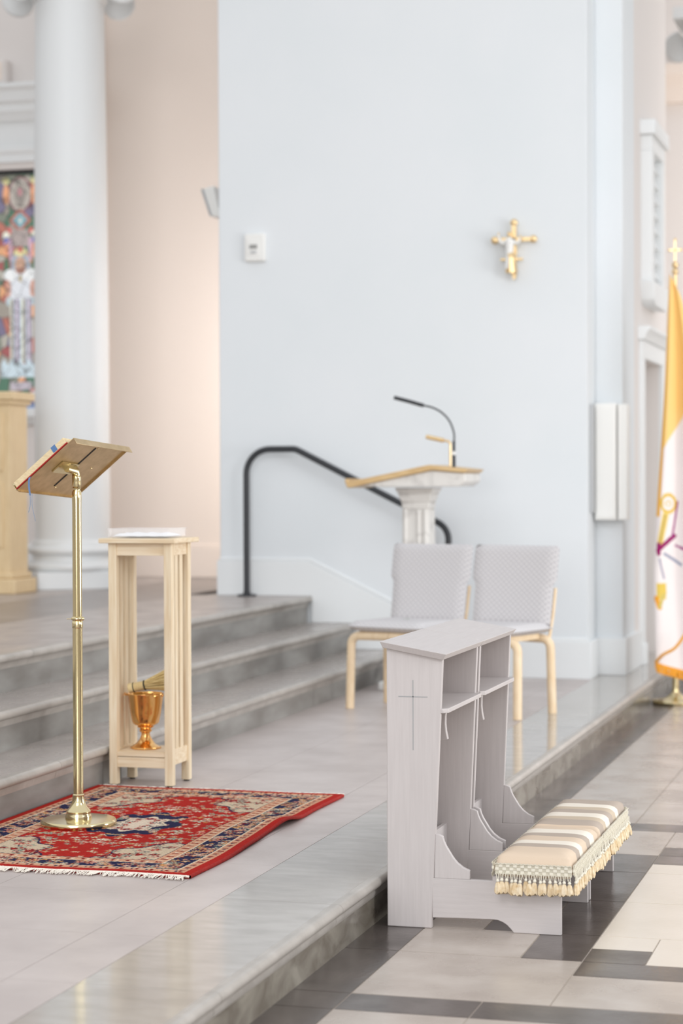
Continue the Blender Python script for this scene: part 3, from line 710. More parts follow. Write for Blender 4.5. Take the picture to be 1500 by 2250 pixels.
def put_chair(o, front_left, ang):
    # place so that the chair's viewer-left front leg stands on the given point
    c = Vector((-0.255, -0.177, 0)); c.rotate(Matrix.Rotation(ang, 3, 'Z'))
    o.location = (front_left[0]-c.x, front_left[1]-c.y, ZP+0.001); o.rotation_euler = (0, 0, ang)
ch1 = make_chair('upholstered chair on the left, partly hidden behind the kneelers')
ch2 = copy_tree(ch1); ch2['label'] = 'upholstered chair on the right of the pair, nearer the doorway'
put_chair(ch1, (-3.045, 10.95), -0.34)
put_chair(ch2, (-2.54, 10.79), -0.33)
d = MB()
for k, a in enumerate((0.2, 1.9, 3.3, 4.6)):
    d.add([(0, 0, 0), (0.022*math.cos(a)-0.006*math.sin(a), 0.022*math.sin(a)+0.006*math.cos(a), 0.008), (0.04*math.cos(a), 0.04*math.sin(a), 0.004), (0.022*math.cos(a)+0.006*math.sin(a), 0.022*math.sin(a)-0.006*math.cos(a), 0.009)], [(0, 1, 2, 3)])
d.add([(v[0], v[1], v[2]-0.002) for v in d.v], [(3, 2, 1, 0), (7, 6, 5, 4), (11, 10, 9, 8), (15, 14, 13, 12)])
d.xf(Matrix.Translation((-2.74, 11.05, 0.628))); build('leaf_sprig', d, M['leaf'], label='tiny green leaf sprig lying on the left chair seat', cat='leaf')

# cable and white box by the wall
d = MB(); d.box(-3.145, -3.065, 11.93, 12.12, ZP, ZP+0.05); build('power_box', d, M['white_plastic'], bevel=0.008, label='white power box on the platform behind the left chair', cat='power strip')
d = MB(); d.tube(bez([(-3.10, 12.12, ZP+0.03), (-3.15, 12.2, ZP+0.02), (-3.18, 12.28, ZP+0.05), (-3.15, 12.4, ZP+0.13), (-3.05, 12.55, ZP+0.17), (-2.93, 12.6, ZP+0.06), (-2.85, 12.5, ZP+0.013)], 8), 0.012, 8)
d.tube(bez([(-3.17, 12.25, ZP+0.014), (-3.19, 12.32, ZP+0.12), (-3.14, 12.5, ZP+0.19), (-3.0, 12.65, ZP+0.20), (-2.9, 12.7, ZP+0.014)], 8), 0.014, 8)
build('cable', d, M['black'], smooth=True, label='black cable looped beside the white power box', cat='cable')

# ------------------------------------------------------------------ kneelers
def kneeler(y0, y1, lab, near):
    t = thing('kneeler', (-1.4, (y0+y1)/2, 0), lab, 'kneeler', 'pair of grey wooden kneelers')
    th = 0.018
    side = [(-1.634, 0.0), (-1.492, 0.0), (-1.4545, 0.828), (-1.4545, 0.836), (-1.634, 0.868)]
    for a in (y0, y1-th):
        d = MB(); d.prism(side, 'y', a, a+th); o = build('side_panel', d, M['grey_paint'], t, bevel=0.003)
        if near and a == y0:
            c = MB(); c.box(-1.5508, -1.5478, a-0.0006, a+0.002, 0.552, 0.770); c.box(-1.596, -1.503, a-0.0006, a+0.002, 0.7165, 0.7195)
            build('engraved_cross', c, M['groove'], o, label='engraved cross')
    d = MB(); d.box(-1.628, -1.614, y0+th-0.002, y1-th+0.002, 0.03, 0.862); build('back_panel', d, M['grey_paint'], t)
    d = MB(); d.box(-1.576, -1.560, y0+th-0.002, y1-th+0.002, 0.03, 0.243); build('lower_rail', d, M['grey_horiz'], t, bevel=0.002)
    d = MB(); c = 0.02
    d.prism([(-1.616, y0+th-0.001), (-1.462-0.004, y0+th-0.001), (-1.462-0.004, y0+0.004), (-1.455, y0+0.004), (-1.440, y0+c), (-1.440, y1-c), (-1.455, y1-0.004), (-1.466, y1-0.004), (-1.466, y1-th+0.001), (-1.616, y1-th+0.001)], 'z', 0.668, 0.682)
    build('shelf', d, M['grey_horiz'], t, bevel=0.002)
    ym = (y0+y1)/2
    pts = [(-1.614, 0.6675), (-1.498, 0.6675), (-1.502, 0.650), (-1.505, 0.630), (-1.5055, 0.605), (-1.503, 0.580), (-1.498, 0.556), (-1.53, 0.550), (-1.614, 0.545)]
    d = MB(); d.prism(pts, 'y', ym-0.011, ym+0.011); build('corbel', d, M['grey_paint'], t, bevel=0.002)
    # sloping armrest board with bevelled edges
    ya = y0-(0.022 if near else -0.0008); yb = y1+(0.022 if not near else 0.0138); bz = 0.012
    yb = 7.412 if not near else 6.8405; ya = 6.276 if near else 6.8495
    ii = 0.012 if near else 0.0; jj = 0.012 if not near else 0.0
    d = MB(); d.hexa([(-1.642, ya+ii, 0.8695), (-1.452, ya+ii, 0.8345), (-1.452, yb-jj, 0.8345), (-1.642, yb-jj, 0.8695),
                      (-1.650, ya, 0.890), (-1.4375, ya, 0.8535), (-1.4375, yb, 0.8535), (-1.650, yb, 0.890)])
    build('armrest', d, M['grey_long'], t, bevel=0.0015)
    br = [(-1.484, 0.157), (-1.479, 0.294), (-1.468, 0.292), (-1.457, 0.287), (-1.453, 0.272), (-1.446, 0.257), (-1.436, 0.241), (-1.424, 0.222), (-1.410, 0.206), (-1.392, 0.193), (-1.371, 0.184), (-1.371, 0.157)]
    kb = [(-1.490, 0.034), (-1.305, 0.038), (-1.283, 0.0365), (-1.268, 0.031), (-1.255, 0.023), (-1.244, 0.012), (-1.234, 0.0), (-1.087, 0.0), (-1.087, 0.157), (-1.490, 0.157)]
    for a in (y0, y1-th):
        d = MB(); d.prism(kb, 'y', a, a+th); build('kneeling_frame', d, M['grey_horiz'], t, bevel=0.002)
        d = MB(); d.prism(br, 'y', a+0.001, a+th-0.001); build('bracket', d, M['grey_paint'], t, bevel=0.0015)
    d = MB(); d.box(-1.30, -1.10, y0+0.001, y1-0.001, 0.157, 0.172); build('kneeling_board', d, M['grey_horiz'], t)
    # cushion
    ca, cb = (6.272, 6.843) if near else (6.847, 7.440)
    xa, xb = -1.287, -1.050
    NX, NY = 26, 46; vs = []; fs = []
    for side_ in (0, 1):
        for j in range(NY+1):
            for i in range(NX+1):
                a = i/NX*2-1; b_ = j/NY*2-1
                e0 = max(0.0, min(1-abs(a)**7, 1-abs(b_)**16))
                wv = 0.0006*math.sin(j*0.7+i*0.3)
                sag = 0.012*math.exp(-((j/NY-(1.0 if near else 0.0))/0.05)**2)
                z = (0.199+0.052*e0**0.42+wv*e0-sag) if side_ else (0.199-0.027*e0**0.3)
                vs.append(((xa+xb)/2+a*(xb-xa)/2*(1+0.01*math.sin(j*0.9)), ca+(cb-ca)*(b_+1)/2, z))
    m_ = (NX+1)*(NY+1)
    for side_ in (0, 1):
        for j in range(NY):
            for i in range(NX):
                a = side_*m_+j*(NX+1)+i; fs.append((a, a+1, a+NX+2, a+NX+1))
    cu = MB(); cu.add(vs, fs); co = build('cushion', cu, M['stripes'], t, smooth=True, angle=80)
    # woven band and tassels around the visible sides
    sides = [((xb+0.006, ca+0.004), (xb+0.006, cb-0.004), (1, 0))]
    if near: sides.append(((xa+0.004, ca-0.008), (xb+0.002, ca-0.008), (0, -1)))
    else: sides.append(((xa+0.004, cb+0.008), (xb+0.002, cb+0.008), (0, 1)))
    sides.append(((xa-0.006, ca+0.004), (xa-0.006, cb-0.004), (-1, 0)))
    bd = MB(); mesh_t = None
    tas = MB()
    tas.tube([(-0.004, 0, 0.0), (-0.0015, 0, -0.018)], 0.0010, 5); tas.tube([(0.004, 0, 0.0), (0.0015, 0, -0.018)], 0.0010, 5)
    tas.ball((0, 0, -0.020), 0.0048, 8)
    pr = [(0.0035, -0.024), (0.0062, -0.029), (0.0085, -0.040), (0.0098, -0.050), (0.0092, -0.0535)]
    n = 14; vs = []
    for j, (r_, z) in enumerate(pr):
        for k in range(n):
            a = 2*PI*k/n; rr = r_*(1+(0.16 if k % 2 else -0.1)); vs.append((rr*math.cos(a), rr*math.sin(a)*0.75, z+(0.003*((k*7) % 5-2)/2 if j == len(pr)-1 else 0)))
    fs = [(j*n+k, j*n+(k+1) % n, (j+1)*n+(k+1) % n, (j+1)*n+k) for j in range(len(pr)-1) for k in range(n)]; fs.append(tuple((len(pr)-1)*n+k for k in range(n)))
    tas.cur = 1; tas.add(vs, fs)
    proto = None
    for (p0, p1, nrm) in sides:
        L = math.hypot(p1[0]-p0[0], p1[1]-p0[1]); tx, ty = (p1[0]-p0[0])/L, (p1[1]-p0[1])/L
        nb = int(L/0.011)
        zt = 0.218
        for k in range(nb):     # woven check: small alternating raised blocks in rows
            for rrow in range(3):
                c0 = (k+0.5)*L/nb; px_, py_ = p0[0]+tx*c0, p0[1]+ty*c0
                lift = 0.0035 if (k+rrow) % 2 else 0.0012
                bd.cur = 0 if (k+rrow) % 2 else 1
                hx = abs(tx)*L/nb*0.5+abs(nrm[0])*lift; hy = abs(ty)*L/nb*0.5+abs(nrm[1])*lift
                bd.box(px_-hx, px_+hx, py_-hy, py_+hy, zt-0.0095*(rrow+1)+0.0006, zt-0.0095*rrow)
        bd.cur = 1
        for zc in (zt+0.001, zt-0.029):
            pts = [(p0[0]+tx*L*q/40+nrm[0]*0.003, p0[1]+ty*L*q/40+nrm[1]*0.003, zc+0.0012*(1 if q % 2 else -1)) for q in range(41)]
            bd.tube(pts, 0.0022, 6)
        nl = int(L/0.009)        # hanging loops between band and tassels
        for k in range(nl):
            c0 = (k+0.5)*L/nl; px_, py_ = p0[0]+tx*c0+nrm[0]*0.003, p0[1]+ty*c0+nrm[1]*0.003
            bd.tube([(px_, py_, zt-0.029), (px_+nrm[0]*0.002, py_+nrm[1]*0.002, zt-0.036), (px_+tx*0.002, py_+ty*0.002, zt-0.043)], 0.0011, 5)
        if nrm[0] < 0: continue
        nt_ = int(round(L/0.0148))
        for k in range(nt_):
            c0 = (k+0.5)*L/nt_; a = random.uniform(-0.25, 0.25)
            if proto is None:
                proto = build('tassel', tas, [M['cordcream'], M['tassel']], co, smooth=True, local=True); o = proto
            else:
                o = proto.copy(); COL.objects.link(o); o.parent = co
            wl_ = wloc(co)
            o.location = Vector((p0[0]+tx*c0+nrm[0]*0.006, p0[1]+ty*c0+nrm[1]*0.006, zt-0.026+random.uniform(-0.003, 0.003)))-wl_
            o.rotation_euler = (random.uniform(-0.12, 0.12), random.uniform(-0.12, 0.12)+0.08*nrm[0], (PI/2 if nrm[0] else 0)+a)
            o.scale = (random.uniform(0.98, 1.22),)*3
    build('woven_trim', bd, [M['cordcream'], M['gimp']], co)
    return t
kneeler(6.302, 6.830, 'nearer grey wooden kneeler with an engraved cross on its side', True)
kneeler(6.860, 7.395, 'farther grey wooden kneeler, behind the one with the cross', False)

# ------------------------------------------------------------------ rug
RX0, RX1, RY0, RY1 = -3.245, -2.222, 6.135, 7.865
RW, RL = RX1-RX0, RY1-RY0
def wavef(u, v):
    y = RY0+RL*v; k = np.clip((u-0.72)/0.28, 0, 1)**2
    return k*(0.020*np.exp(-((y-7.16)/0.11)**2)+0.004*np.exp(-((y-6.75)/0.15)**2))
def rug_pos(u, v):
    y = RY0+RL*v; x = RX0+RW*u
    x = x-0.022*np.exp(-((y-7.02)/0.16)**2)*np.clip((u-0.6)/0.4, 0, 1)+0.004*np.sin(y*9)*u
    y = y+0.006*np.sin(x*11)*(2*v-1)
    return np.stack([x, y, ZP+0.0125+wavef(u, v)+0.0005*np.sin(x*300)*np.sin(y*280)], -1)
def rug_col(u, v):
    x = u*RW; y = v*RL; N = len(x)
    dx = np.minimum(x, RW-x); dy = np.minimum(y, RL-y); d_ = np.minimum(dx, dy)
    X_ = np.abs(x-RW/2); Y_ = np.abs(y-RL/2)
    red, dred, navy, cream, beige, sage, pink, gold = [LC(*c) for c in ((166, 30, 22), (120, 20, 24), (34, 34, 66), (214, 198, 174), (196, 160, 130), (142, 150, 132), (214, 150, 130), (206, 150, 92))]
    C = np.tile(red, (N, 1)).copy()
    pals = np.array([cream, beige, sage, pink, gold, navy, cream, pink])
    rs = np.random.RandomState(5)
    def flowers(mask, n, rmin, rmax, x0, x1, y0, y1, cols, Xc, Yc):
        for _ in range(n):
            fx, fy = rs.uniform(x0, x1), rs.uniform(y0, y1); r = rs.uniform(rmin, rmax); np_ = rs.choice([4, 5, 6]); c = cols[rs.randint(len(cols))]; c2 = cols[rs.randint(len(cols))]; ph = rs.uniform(0, 6)
            sel = mask & (np.abs(Xc-fx) < r*1.6) & (np.abs(Yc-fy) < r*1.6)
            ii = np.nonzero(sel)[0]
            if len(ii) == 0: continue
            ax_ = Xc[ii]-fx; ay_ = Yc[ii]-fy; rr = np.hypot(ax_, ay_); an = np.arctan2(ay_, ax_)
            pet = r*(0.72+0.38*np.cos(np_*an+ph))
            k1 = ii[rr < pet]; C[k1] = c
            k3 = ii[(rr < pet) & (rr > pet*0.82)]; C[k3] = c*0.55+navy*0.2
            k2 = ii[rr < r*0.36]; C[k2] = c2
            k4 = ii[rr < r*0.14]; C[k4] = navy if rs.rand() < 0.5 else dred
    field = (dx > 0.205) & (dy > 0.205)
    # scalloped corner spandrels
    hx, hy = RW/2-0.205, RL/2-0.205
    cr_ = np.hypot((hx-X_)/0.20, (hy-Y_)/0.30); an = np.arctan2(hy-Y_, hx-X_)
    sp = field & (cr_ < 1+0.09*np.cos(9*an))
    # scattered bouquets over the whole field first
    fl_lo = [cream, beige, sage, pink, gold]
    flowers(field, 125, 0.009, 0.019, 0, hx, 0, hy, fl_lo, X_, Y_)
    flowers(field, 16, 0.018, 0.026, 0, hx, 0, hy, [pink, beige, sage, cream], X_, Y_)
    C[sp] = LC(196, 176, 150)
    C[field & (np.abs(cr_-(1+0.09*np.cos(9*an))) < 0.022)] = navy
    flowers(sp, 110, 0.010, 0.024, hx-0.28, hx, hy-0.45, hy, [dred, red, navy, sage, pink], X_, Y_)
    # medallion
    mr_ = np.hypot(X_/0.15, Y_/0.24); an = np.arctan2(Y_/0.24, X_/0.15); sc = 1+0.12*np.cos(8*an)
    md = mr_ < sc; C[md] = navy
    flowers(md, 55, 0.010, 0.020, 0, 0.22, 0, 0.34, [cream, pink, sage, gold], X_, Y_)
    C[(mr_ < 0.62*sc) & (mr_ > 0.56*sc)] = cream
    ins = mr_ < 0.56*sc; C[ins] = LC(214, 196, 176)
    flowers(ins, 26, 0.010, 0.020, 0, 0.12, 0, 0.19, [red, navy, sage, pink], X_, Y_)
    # borders from the outside in
    along = np.where(dx < dy, y, x)
    b0 = d_ < 0.030; C[b0] = red
    g1 = (d_ >= 0.030) & (d_ < 0.064); C[g1] = LC(202, 152, 122)
    k = (np.floor(along/0.017).astype(int) % 3); tri = np.abs(((along/0.017) % 1)-0.5)*2
    C[g1 & (k == 0) & (tri < 0.7) & (np.abs(d_-0.047) < 0.011)] = dred
    C[g1 & (k == 2) & (tri < 0.5) & (np.abs(d_-0.047) < 0.008)] = navy
    C[(d_ >= 0.064) & (d_ < 0.069)] = cream
    mb_ = (d_ >= 0.069) & (d_ < 0.152); C[mb_] = navy
    for sgn in (0, 1):
        flowers(mb_, 330, 0.010, 0.019, 0.069, 0.152, 0, RL, [pink, cream, sage, beige, gold, dred], d_, along) if sgn == 0 else None
    C[(d_ >= 0.152) & (d_ < 0.157)] = cream
    g2 = (d_ >= 0.157) & (d_ < 0.200); C[g2] = LC(200, 150, 120)
    C[g2 & (k == 1) & (tri < 0.7) & (np.abs(d_-0.178) < 0.012)] = dred
    C[g2 & (k == 2) & (tri < 0.5) & (np.abs(d_-0.178) < 0.008)] = cream
    C[(d_ >= 0.200) & (d_ < 0.205)] = navy
    # end borders are a little duller and greener
    C *= (0.82+0.36*np.random.RandomState(3).rand(N))[:, None]
    return np.clip(C, 0, 1)
rt = thing('rug', (RX1-0.5, 7.0, ZP), 'red oriental rug with a patterned border lying on the platform', 'rug')
grid_mesh('pile', 400, 620, rug_pos, rug_col, M['rug'], rt)
ed = MB()
def rim(us, vs_):
    P = rug_pos(us, vs_); n = len(us); vs = []
    cxy = np.array([(RX0+RX1)/2, (RY0+RY1)/2])
    for i in range(n):
        x, y, z = P[i]; ox = 0.006*np.sign(x-cxy[0]) if us[0] == us[-1] else 0; oy = 0.005*np.sign(y-cxy[1]) if vs_[0] == vs_[-1] else 0
        base = ZP+0.0005+max(0.0, (z-ZP-0.0125))
        vs += [(x, y, z+0.0003), (x+ox*0.8, y+oy*0.8, z-0.002), (x+ox, y+oy, (z+base)/2), (x+ox*0.6, y+oy*0.6, base), (x-ox*2, y-oy*2, base)]
    fs = [(i*5+k, i*5+k+1, (i+1)*5+k+1, (i+1)*5+k) for i in range(n-1) for k in range(4)]
    ed.add(vs, fs)
L_ = np.linspace(0, 1, 120)
rim(np.ones(120), L_); rim(np.zeros(120), L_); rim(L_, np.zeros(120)); rim(L_, np.ones(120))
build('selvedge', ed, M['rugside'], rt, smooth=True, angle=180)
for e_, sgn in ((0.0, -1), (1.0, 1)):
    fr = MB(); nst = 330
    for k in range(nst):
        u = (k+random.random())/nst
        P = rug_pos(np.array([u]), np.array([e_]))[0]
        clump = math.sin(u*150)*0.012+math.sin(u*61)*0.01; L = random.uniform(0.022, 0.050) if sgn < 0 else random.uniform(0.03, 0.06)
        dx = clump+random.uniform(-0.010, 0.010)
        p = [(P[0], P[1]-sgn*0.004, ZP+0.009), (P[0]+dx*0.4, P[1]+sgn*L*0.4, ZP+0.007+random.uniform(0, 0.004)), (P[0]+dx, P[1]+sgn*L, ZP+0.0035+random.uniform(0, 0.002))]
        fr.tube(bez(p, 3), [0.0018]*3+[0.0016]*2+[0.0012]*2, 5)
    pts = [tuple(rug_pos(np.array([q/60]), np.array([e_]))[0]+np.array([0, sgn*0.004, -0.004])) for q in range(61)]
    fr.tube(pts, 0.0035, 6)
    build('fringe', fr, M['fringe'], rt, smooth=True, kind='stuff', label='white knotted fringe')

# ------------------------------------------------------------------ brass lectern stand
LX, LY, LZ = -2.937, 6.935, ZP+0.0132
t = thing('brass_lectern', (LX, LY, LZ), 'tall brass lectern stand on a round base on the rug', 'lectern')
d = MB(); d.lathe([(0.133, LZ), (0.136, LZ+0.004), (0.136, LZ+0.014), (0.131, LZ+0.020), (0.05, LZ+0.024)], 72, (LX, LY, 0)); build('base', d, M['brass'], t, smooth=True)
d = MB(); d.lathe([(0.047, LZ+0.022), (0.048, LZ+0.030), (0.045, LZ+0.036), (0.043, LZ+0.042), (0.044, LZ+0.048), (0.040, LZ+0.054), (0.031, LZ+0.064), (0.024, LZ+0.080), (0.0205, LZ+0.098), (0.021, LZ+0.106), (0.018, LZ+0.11)], 40, (LX, LY, 0)); build('collar', d, M['brass'], t, smooth=True)
d = MB(); d.lathe([(0.0178, LZ+0.10), (0.0178, 0.872)], 32, (LX, LY, 0)); build('lower_tube', d, M['brass'], t, smooth=True)
d = MB(); d.lathe([(0.018, 0.866), (0.0195, 0.868), (0.0195, 0.888), (0.017, 0.892), (0.022, 0.896), (0.023, 0.900), (0.022, 0.904), (0.017, 0.908)], 32, (LX, LY, 0))
d.tube([(LX-0.019, LY-0.01, 0.899), (LX-0.036, LY-0.012, 0.899)], 0.0015, 8); d.ball((LX+0.022, LY-0.006, 0.900), 0.007, 10); build('adjusting_collar', d, M['brass'], t, smooth=True)
d = MB(); d.lathe([(0.0165, 0.90), (0.0165, 1.30), (0.0172, 1.33), (0.0168, 1.352), (0.0128, 1.358), (0.0128, 1.362), (0.0155, 1.366), (0.0125, 1.371), (0.016, 1.378), (0.016, 1.402)], 32, (LX, LY, 0)); build('upper_tube', d, M['brass'], t, smooth=True)
# plate: corner positions follow the board's own axes
dep = (Vector((LX, LY, 0))).dot(_f); SC = FPX/dep
def cam_pt(px, py, dd=0.0):
    z = dep+dd; return Vector((0, 0, EYE))+z*(_f+(px-750)/FPX*CR-(py-1125)/FPX*CU)
av = (98*CR-13*CU+200*_f)/SC; bv = (131*CR+111*CU-56*_f)/SC
bv = bv-av*bv.dot(av)/av.dot(av); nv = av.cross(bv).normalized()
if nv.z < 0: nv = -nv
C0 = Vector((LX, LY, 1.425))+nv*0.012
C0 = C0-CR*0.004+CU*0.001
def PP(a, b_, c): return C0+av*a+bv*b_+nv*c
def pbox(mb, a0, a1, b0, b1, c0, c1): mb.hexa([PP(a0, b0, c0), PP(a1, b0, c0), PP(a1, b1, c0), PP(a0, b1, c0), PP(a0, b0, c1), PP(a1, b0, c1), PP(a1, b1, c1), PP(a0, b1, c1)])
d = MB(); pbox(d, -.5, .5, -.5, .5, 0.0, 0.0025); plate = build('book_plate', d, M['brass_brushed'], t, bevel=0.0006)
d = MB(); pbox(d, -.5, .5, .495, .503, -0.024, 0.002); build('top_flange', d, M['brass_brushed'], plate, bevel=0.0006)
d = MB(); pbox(d, -.5, .5, -.505, -.497, 0.0, 0.030); build('book_ledge', d, M['brass'], plate, bevel=0.0006)
d = MB(); pbox(d, .493, .5, -.495, .495, -0.007, 0.0); pbox(d, -.495, .495, -.497, -.485, -0.006, 0.0); build('edge_lip', d, M['brass_brushed'], plate)
d = MB(); pbox(d, -.02, .0, -.34, .40, -0.0014, 0.0002); build('slot', d, M['rubber'], plate)
d = MB()
for a, b_ in ((0.03, -.36), (0.03, .40), (.26, .05), (-.26, .0)): d.ball(PP(a, b_, -0.001), 0.003, 8)
build('rivet', d, M['brass'], plate, smooth=True)
d = MB(); pbox(d, -.30, -.0, -.09, .10, -0.006, -0.0008); d.tube([Vector((LX, LY, 1.398)), PP(-0.0, 0.0, -0.012), PP(-.14, 0.0, -0.006)], [0.0155, 0.0155, 0.012], 16); d.ball(Vector((LX, LY, 1.402)), 0.0165, 14); build('bracket', d, M['brass'], t, smooth=True)

t = thing('book', tuple(PP(0, 0, 0.01)), 'thick red-covered book lying on the brass lectern plate', 'book')
d = MB(); pbox(d, -.515, .46, -.488, .40, 0.0032, 0.0064); build('cover', d, M['redcover'], t, bevel=0.0006)
d = MB(); pbox(d, -.505, .0, -.478, .385, 0.0064, 0.030); pbox(d, .0, .445, -.478, .385, 0.0064, 0.026); build('page_block', d, M['paper'], t, bevel=0.001)
d = MB(); pbox(d, -.508, -.40, .18, .25, 0.010, 0.032); build('page_tab', d, M['ribbon'], t)
def ribbon(pts, wd, mtl):
    P = bez(pts, 8); mb = MB(); vs = []
    for p in P: vs += [p-CR*wd/2+_f*0.0003, p+CR*wd/2+_f*0.0003, p+CR*wd/2-_f*0.0003, p-CR*wd/2-_f*0.0003]
    fs = [(i*4+k, i*4+(k+1) % 4, (i+1)*4+(k+1) % 4, (i+1)*4+k) for i in range(len(P)-1) for k in range(4)]
    mb.add(vs, fs); build('ribbon_marker', mb, mtl, t)
st_ = PP(-.462, -.32, 0.008); e0 = PP(-.505, -.25, 0.004)
ribbon([PP(-.44, -.20, 0.0062), e0, e0+Vector((0, 0, -0.03))-CR*0.004, e0+Vector((0, 0, -0.065))], 0.006, M['ribbon'])
ribbon([e0+Vector((0, 0, -0.06)), e0+Vector((0, 0, -0.10))+CR*0.000, e0+Vector((0, 0, -0.125))-CR*0.006], 0.0022, M['ribbon_thin'])
ribbon([e0+Vector((0, 0, -0.06))+CR*0.007, e0+Vector((0, 0, -0.10))+CR*0.007, e0+Vector((0, 0, -0.155))+CR*0.018], 0.0018, M['ribbon_thin'])

# ------------------------------------------------------------------ pine stand
SX0, SX1, SY0, SY1 = -3.226, -2.952, 7.938, 8.168; LW = 0.034
t = thing('pine_stand', ((SX0+SX1)/2, (SY0+SY1)/2, ZP), 'tall narrow pale pine stand with slatted sides behind the rug', 'stand')
d = MB(); d.box(SX0-0.034, SX1+0.022, SY0-0.022, SY1+0.04, 1.138, 1.158); build('top', d, M['pine_h'], t, bevel=0.003)
for x in (SX0, SX1-LW):
    for y in (SY0, SY1-LW):
        d = MB(); d.box(x, x+LW, y, y+LW, ZP+0.006, 1.138); l = build('leg', d, M['pine'], t, bevel=0.002)
        d = MB(); d.lathe([(0.012, ZP), (0.012, ZP+0.007)], 14, (x+LW/2, y+LW/2, 0)); build('foot_pad', d, M['rubber'], l)
for y in (SY0+0.008, SY1-0.026):
    d = MB(); d.box(SX0+LW-0.002, SX1-LW+0.002, y, y+0.018, 1.088, 1.137); build('apron', d, M['pine_h'], t, bevel=0.001)
    d = MB(); d.box(SX0+LW-0.002, SX1-LW+0.002, y, y+0.018, 0.226, 0.268); build('lower_rail', d, M['pine_h'], t, bevel=0.001)
for x in (SX0+0.008, SX1-0.026):
    d = MB(); d.box(x, x+0.018, SY0+LW-0.002, SY1-LW+0.002, 1.088, 1.137); build('apron', d, M['pine_h'], t, bevel=0.001)
    d = MB(); d.box(x, x+0.018, SY0+LW-0.002, SY1-LW+0.002, 0.236, 0.300); build('lower_rail', d, M['pine_h'], t, bevel=0.001)
    gap = (SY1-SY0-2*LW)
    for k in (0, 1):
        yc = SY0+LW+gap*(0.33+0.34*k)
        d = MB(); d.box(x+0.003, x+0.015, yc-0.017, yc+0.017, 0.295, 1.09); build('slat', d, M['pine'], t, bevel=0.001)
d = MB(); d.box(SX0+0.028, SX1-0.028, SY0+0.004, SY1-0.004, 0.2705, 0.291); build('shelf', d, M['pine_h'], t, bevel=0.002)

# tray with linen on the stand
t = thing('acrylic_tray', (-3.10, 8.06, 1.158), 'shallow clear tray on top of the pine stand', 'tray')
tx0, tx1, ty0, ty1 = -3.232, -2.972, 7.955, 8.165
d = MB(); d.box(tx0+0.012, tx1-0.012, ty0+0.012, ty1-0.012, 1.1585, 1.1625)
for (a, b_, c, e2) in ((tx0, tx0+0.005, ty0, ty1), (tx1-0.005, tx1, ty0, ty1), (tx0+0.006, tx1-0.006, ty0, ty0+0.005), (tx0+0.006, tx1-0.006, ty1-0.005, ty1)):
    d.box(a, b_, c, e2, 1.163, 1.195)
build('tray_body', d, M['acrylic'], t, bevel=0.001)
d = MB()
for (a, b_, c, e2) in ((tx0-0.004, tx0+0.005, ty0, ty1), (tx1-0.005, tx1+0.004, ty0, ty1), (tx0, tx1, ty0-0.004, ty0+0.005), (tx0, tx1, ty1-0.005, ty1+0.004)):
    d.box(a, b_, c, e2, 1.1945, 1.1975)
build('rim', d, M['acrylic'], t)
d = MB(); NX = 20; vs = []; fs = []
for s_ in (0, 1):
    for j in range(NX+1):
        for i in range(NX+1):
            a, b_ = i/NX, j/NX; e0 = min(1, 8*min(a, 1-a, b_, 1-b_)+0.15)
            vs.append((tx0+0.016+(tx1-tx0-0.032)*a, ty0+0.012+(ty1-ty0-0.024)*b_, 1.164 if not s_ else 1.164+0.013*e0+0.003*math.sin(i*1.1)*math.cos(j*0.6)*e0))
m_ = (NX+1)**2
for s_ in (0, 1):
    for j in range(NX):
        for i in range(NX): a = s_*m_+j*(NX+1)+i; fs.append((a, a+1, a+NX+2, a+NX+1))
d.add(vs, fs); build('linen_cloth', d, M['linen'], smooth=True, label='folded white linen inside the clear tray', cat='cloth', angle=80)

# holy water bucket and sprinkler brush
BX, BY = -3.112, 8.055
t = thing('holy_water_bucket', (BX, BY, 0.291), 'faceted rose-gold footed bucket on the lower shelf of the pine stand', 'bucket')
d = MB(); d.lathe([(0.064, 0.2915), (0.064, 0.298), (0.056, 0.303), (0.040, 0.312), (0.026, 0.328), (0.019, 0.345), (0.018, 0.352)], 8, (BX, BY, 0), rot=0.3); build('foot', d, M['copper'], t, bevel=0.002)
d = MB(); d.lathe([(0.018, 0.350), (0.018, 0.356), (0.025, 0.362), (0.026, 0.368), (0.022, 0.373), (0.032, 0.378), (0.034, 0.383), (0.03, 0.386)], 28, (BX, BY, 0)); build('knop', d, M['copper'], t, smooth=True)
d = MB(); d.lathe([(0.030, 0.383), (0.050, 0.392), (0.056, 0.400), (0.064, 0.44), (0.0745, 0.512), (0.078, 0.518), (0.074, 0.519), (0.062, 0.45), (0.05, 0.41)], 10, (BX, BY, 0), rot=0.22); build('bowl', d, M['copper'], t, bevel=0.0012)
pts = [(BX+0.083*math.cos(a), BY-0.02-0.03*math.sin(a), 0.512+0.008*math.cos(2*a)) for a in np.linspace(PI*1.05, -0.05*PI, 24)]
d = MB(); d.tube(pts, 0.0022, 8); d.ball((BX-0.078, BY-0.01, 0.512), 0.006, 10); d.ball((BX+0.078, BY-0.01, 0.512), 0.006, 10)
d.tube([(BX-0.078, BY-0.01, 0.512), (BX-0.098, BY-0.02, 0.508), (BX-0.108, BY-0.022, 0.512), (BX-0.100, BY-0.02, 0.517), (BX-0.08, BY-0.012, 0.514)], 0.0014, 6)
build('bail_handle', d, M['copper'], t, smooth=True)
t = thing('sprinkler_brush', (BX-0.01, BY, 0.52), 'short straw brush with bound handle lying across the rose-gold bucket', 'brush')
ax0 = Vector((BX-0.064, BY-0.02, 0.538)); axd = Vector((0.93, 0.10, 0.20)).normalized()
def ring(r0, s0, r1, s1, mb, n=24): mb.lathe([(r0, s0), (r1, s1)], n, ax0, axis=axd)
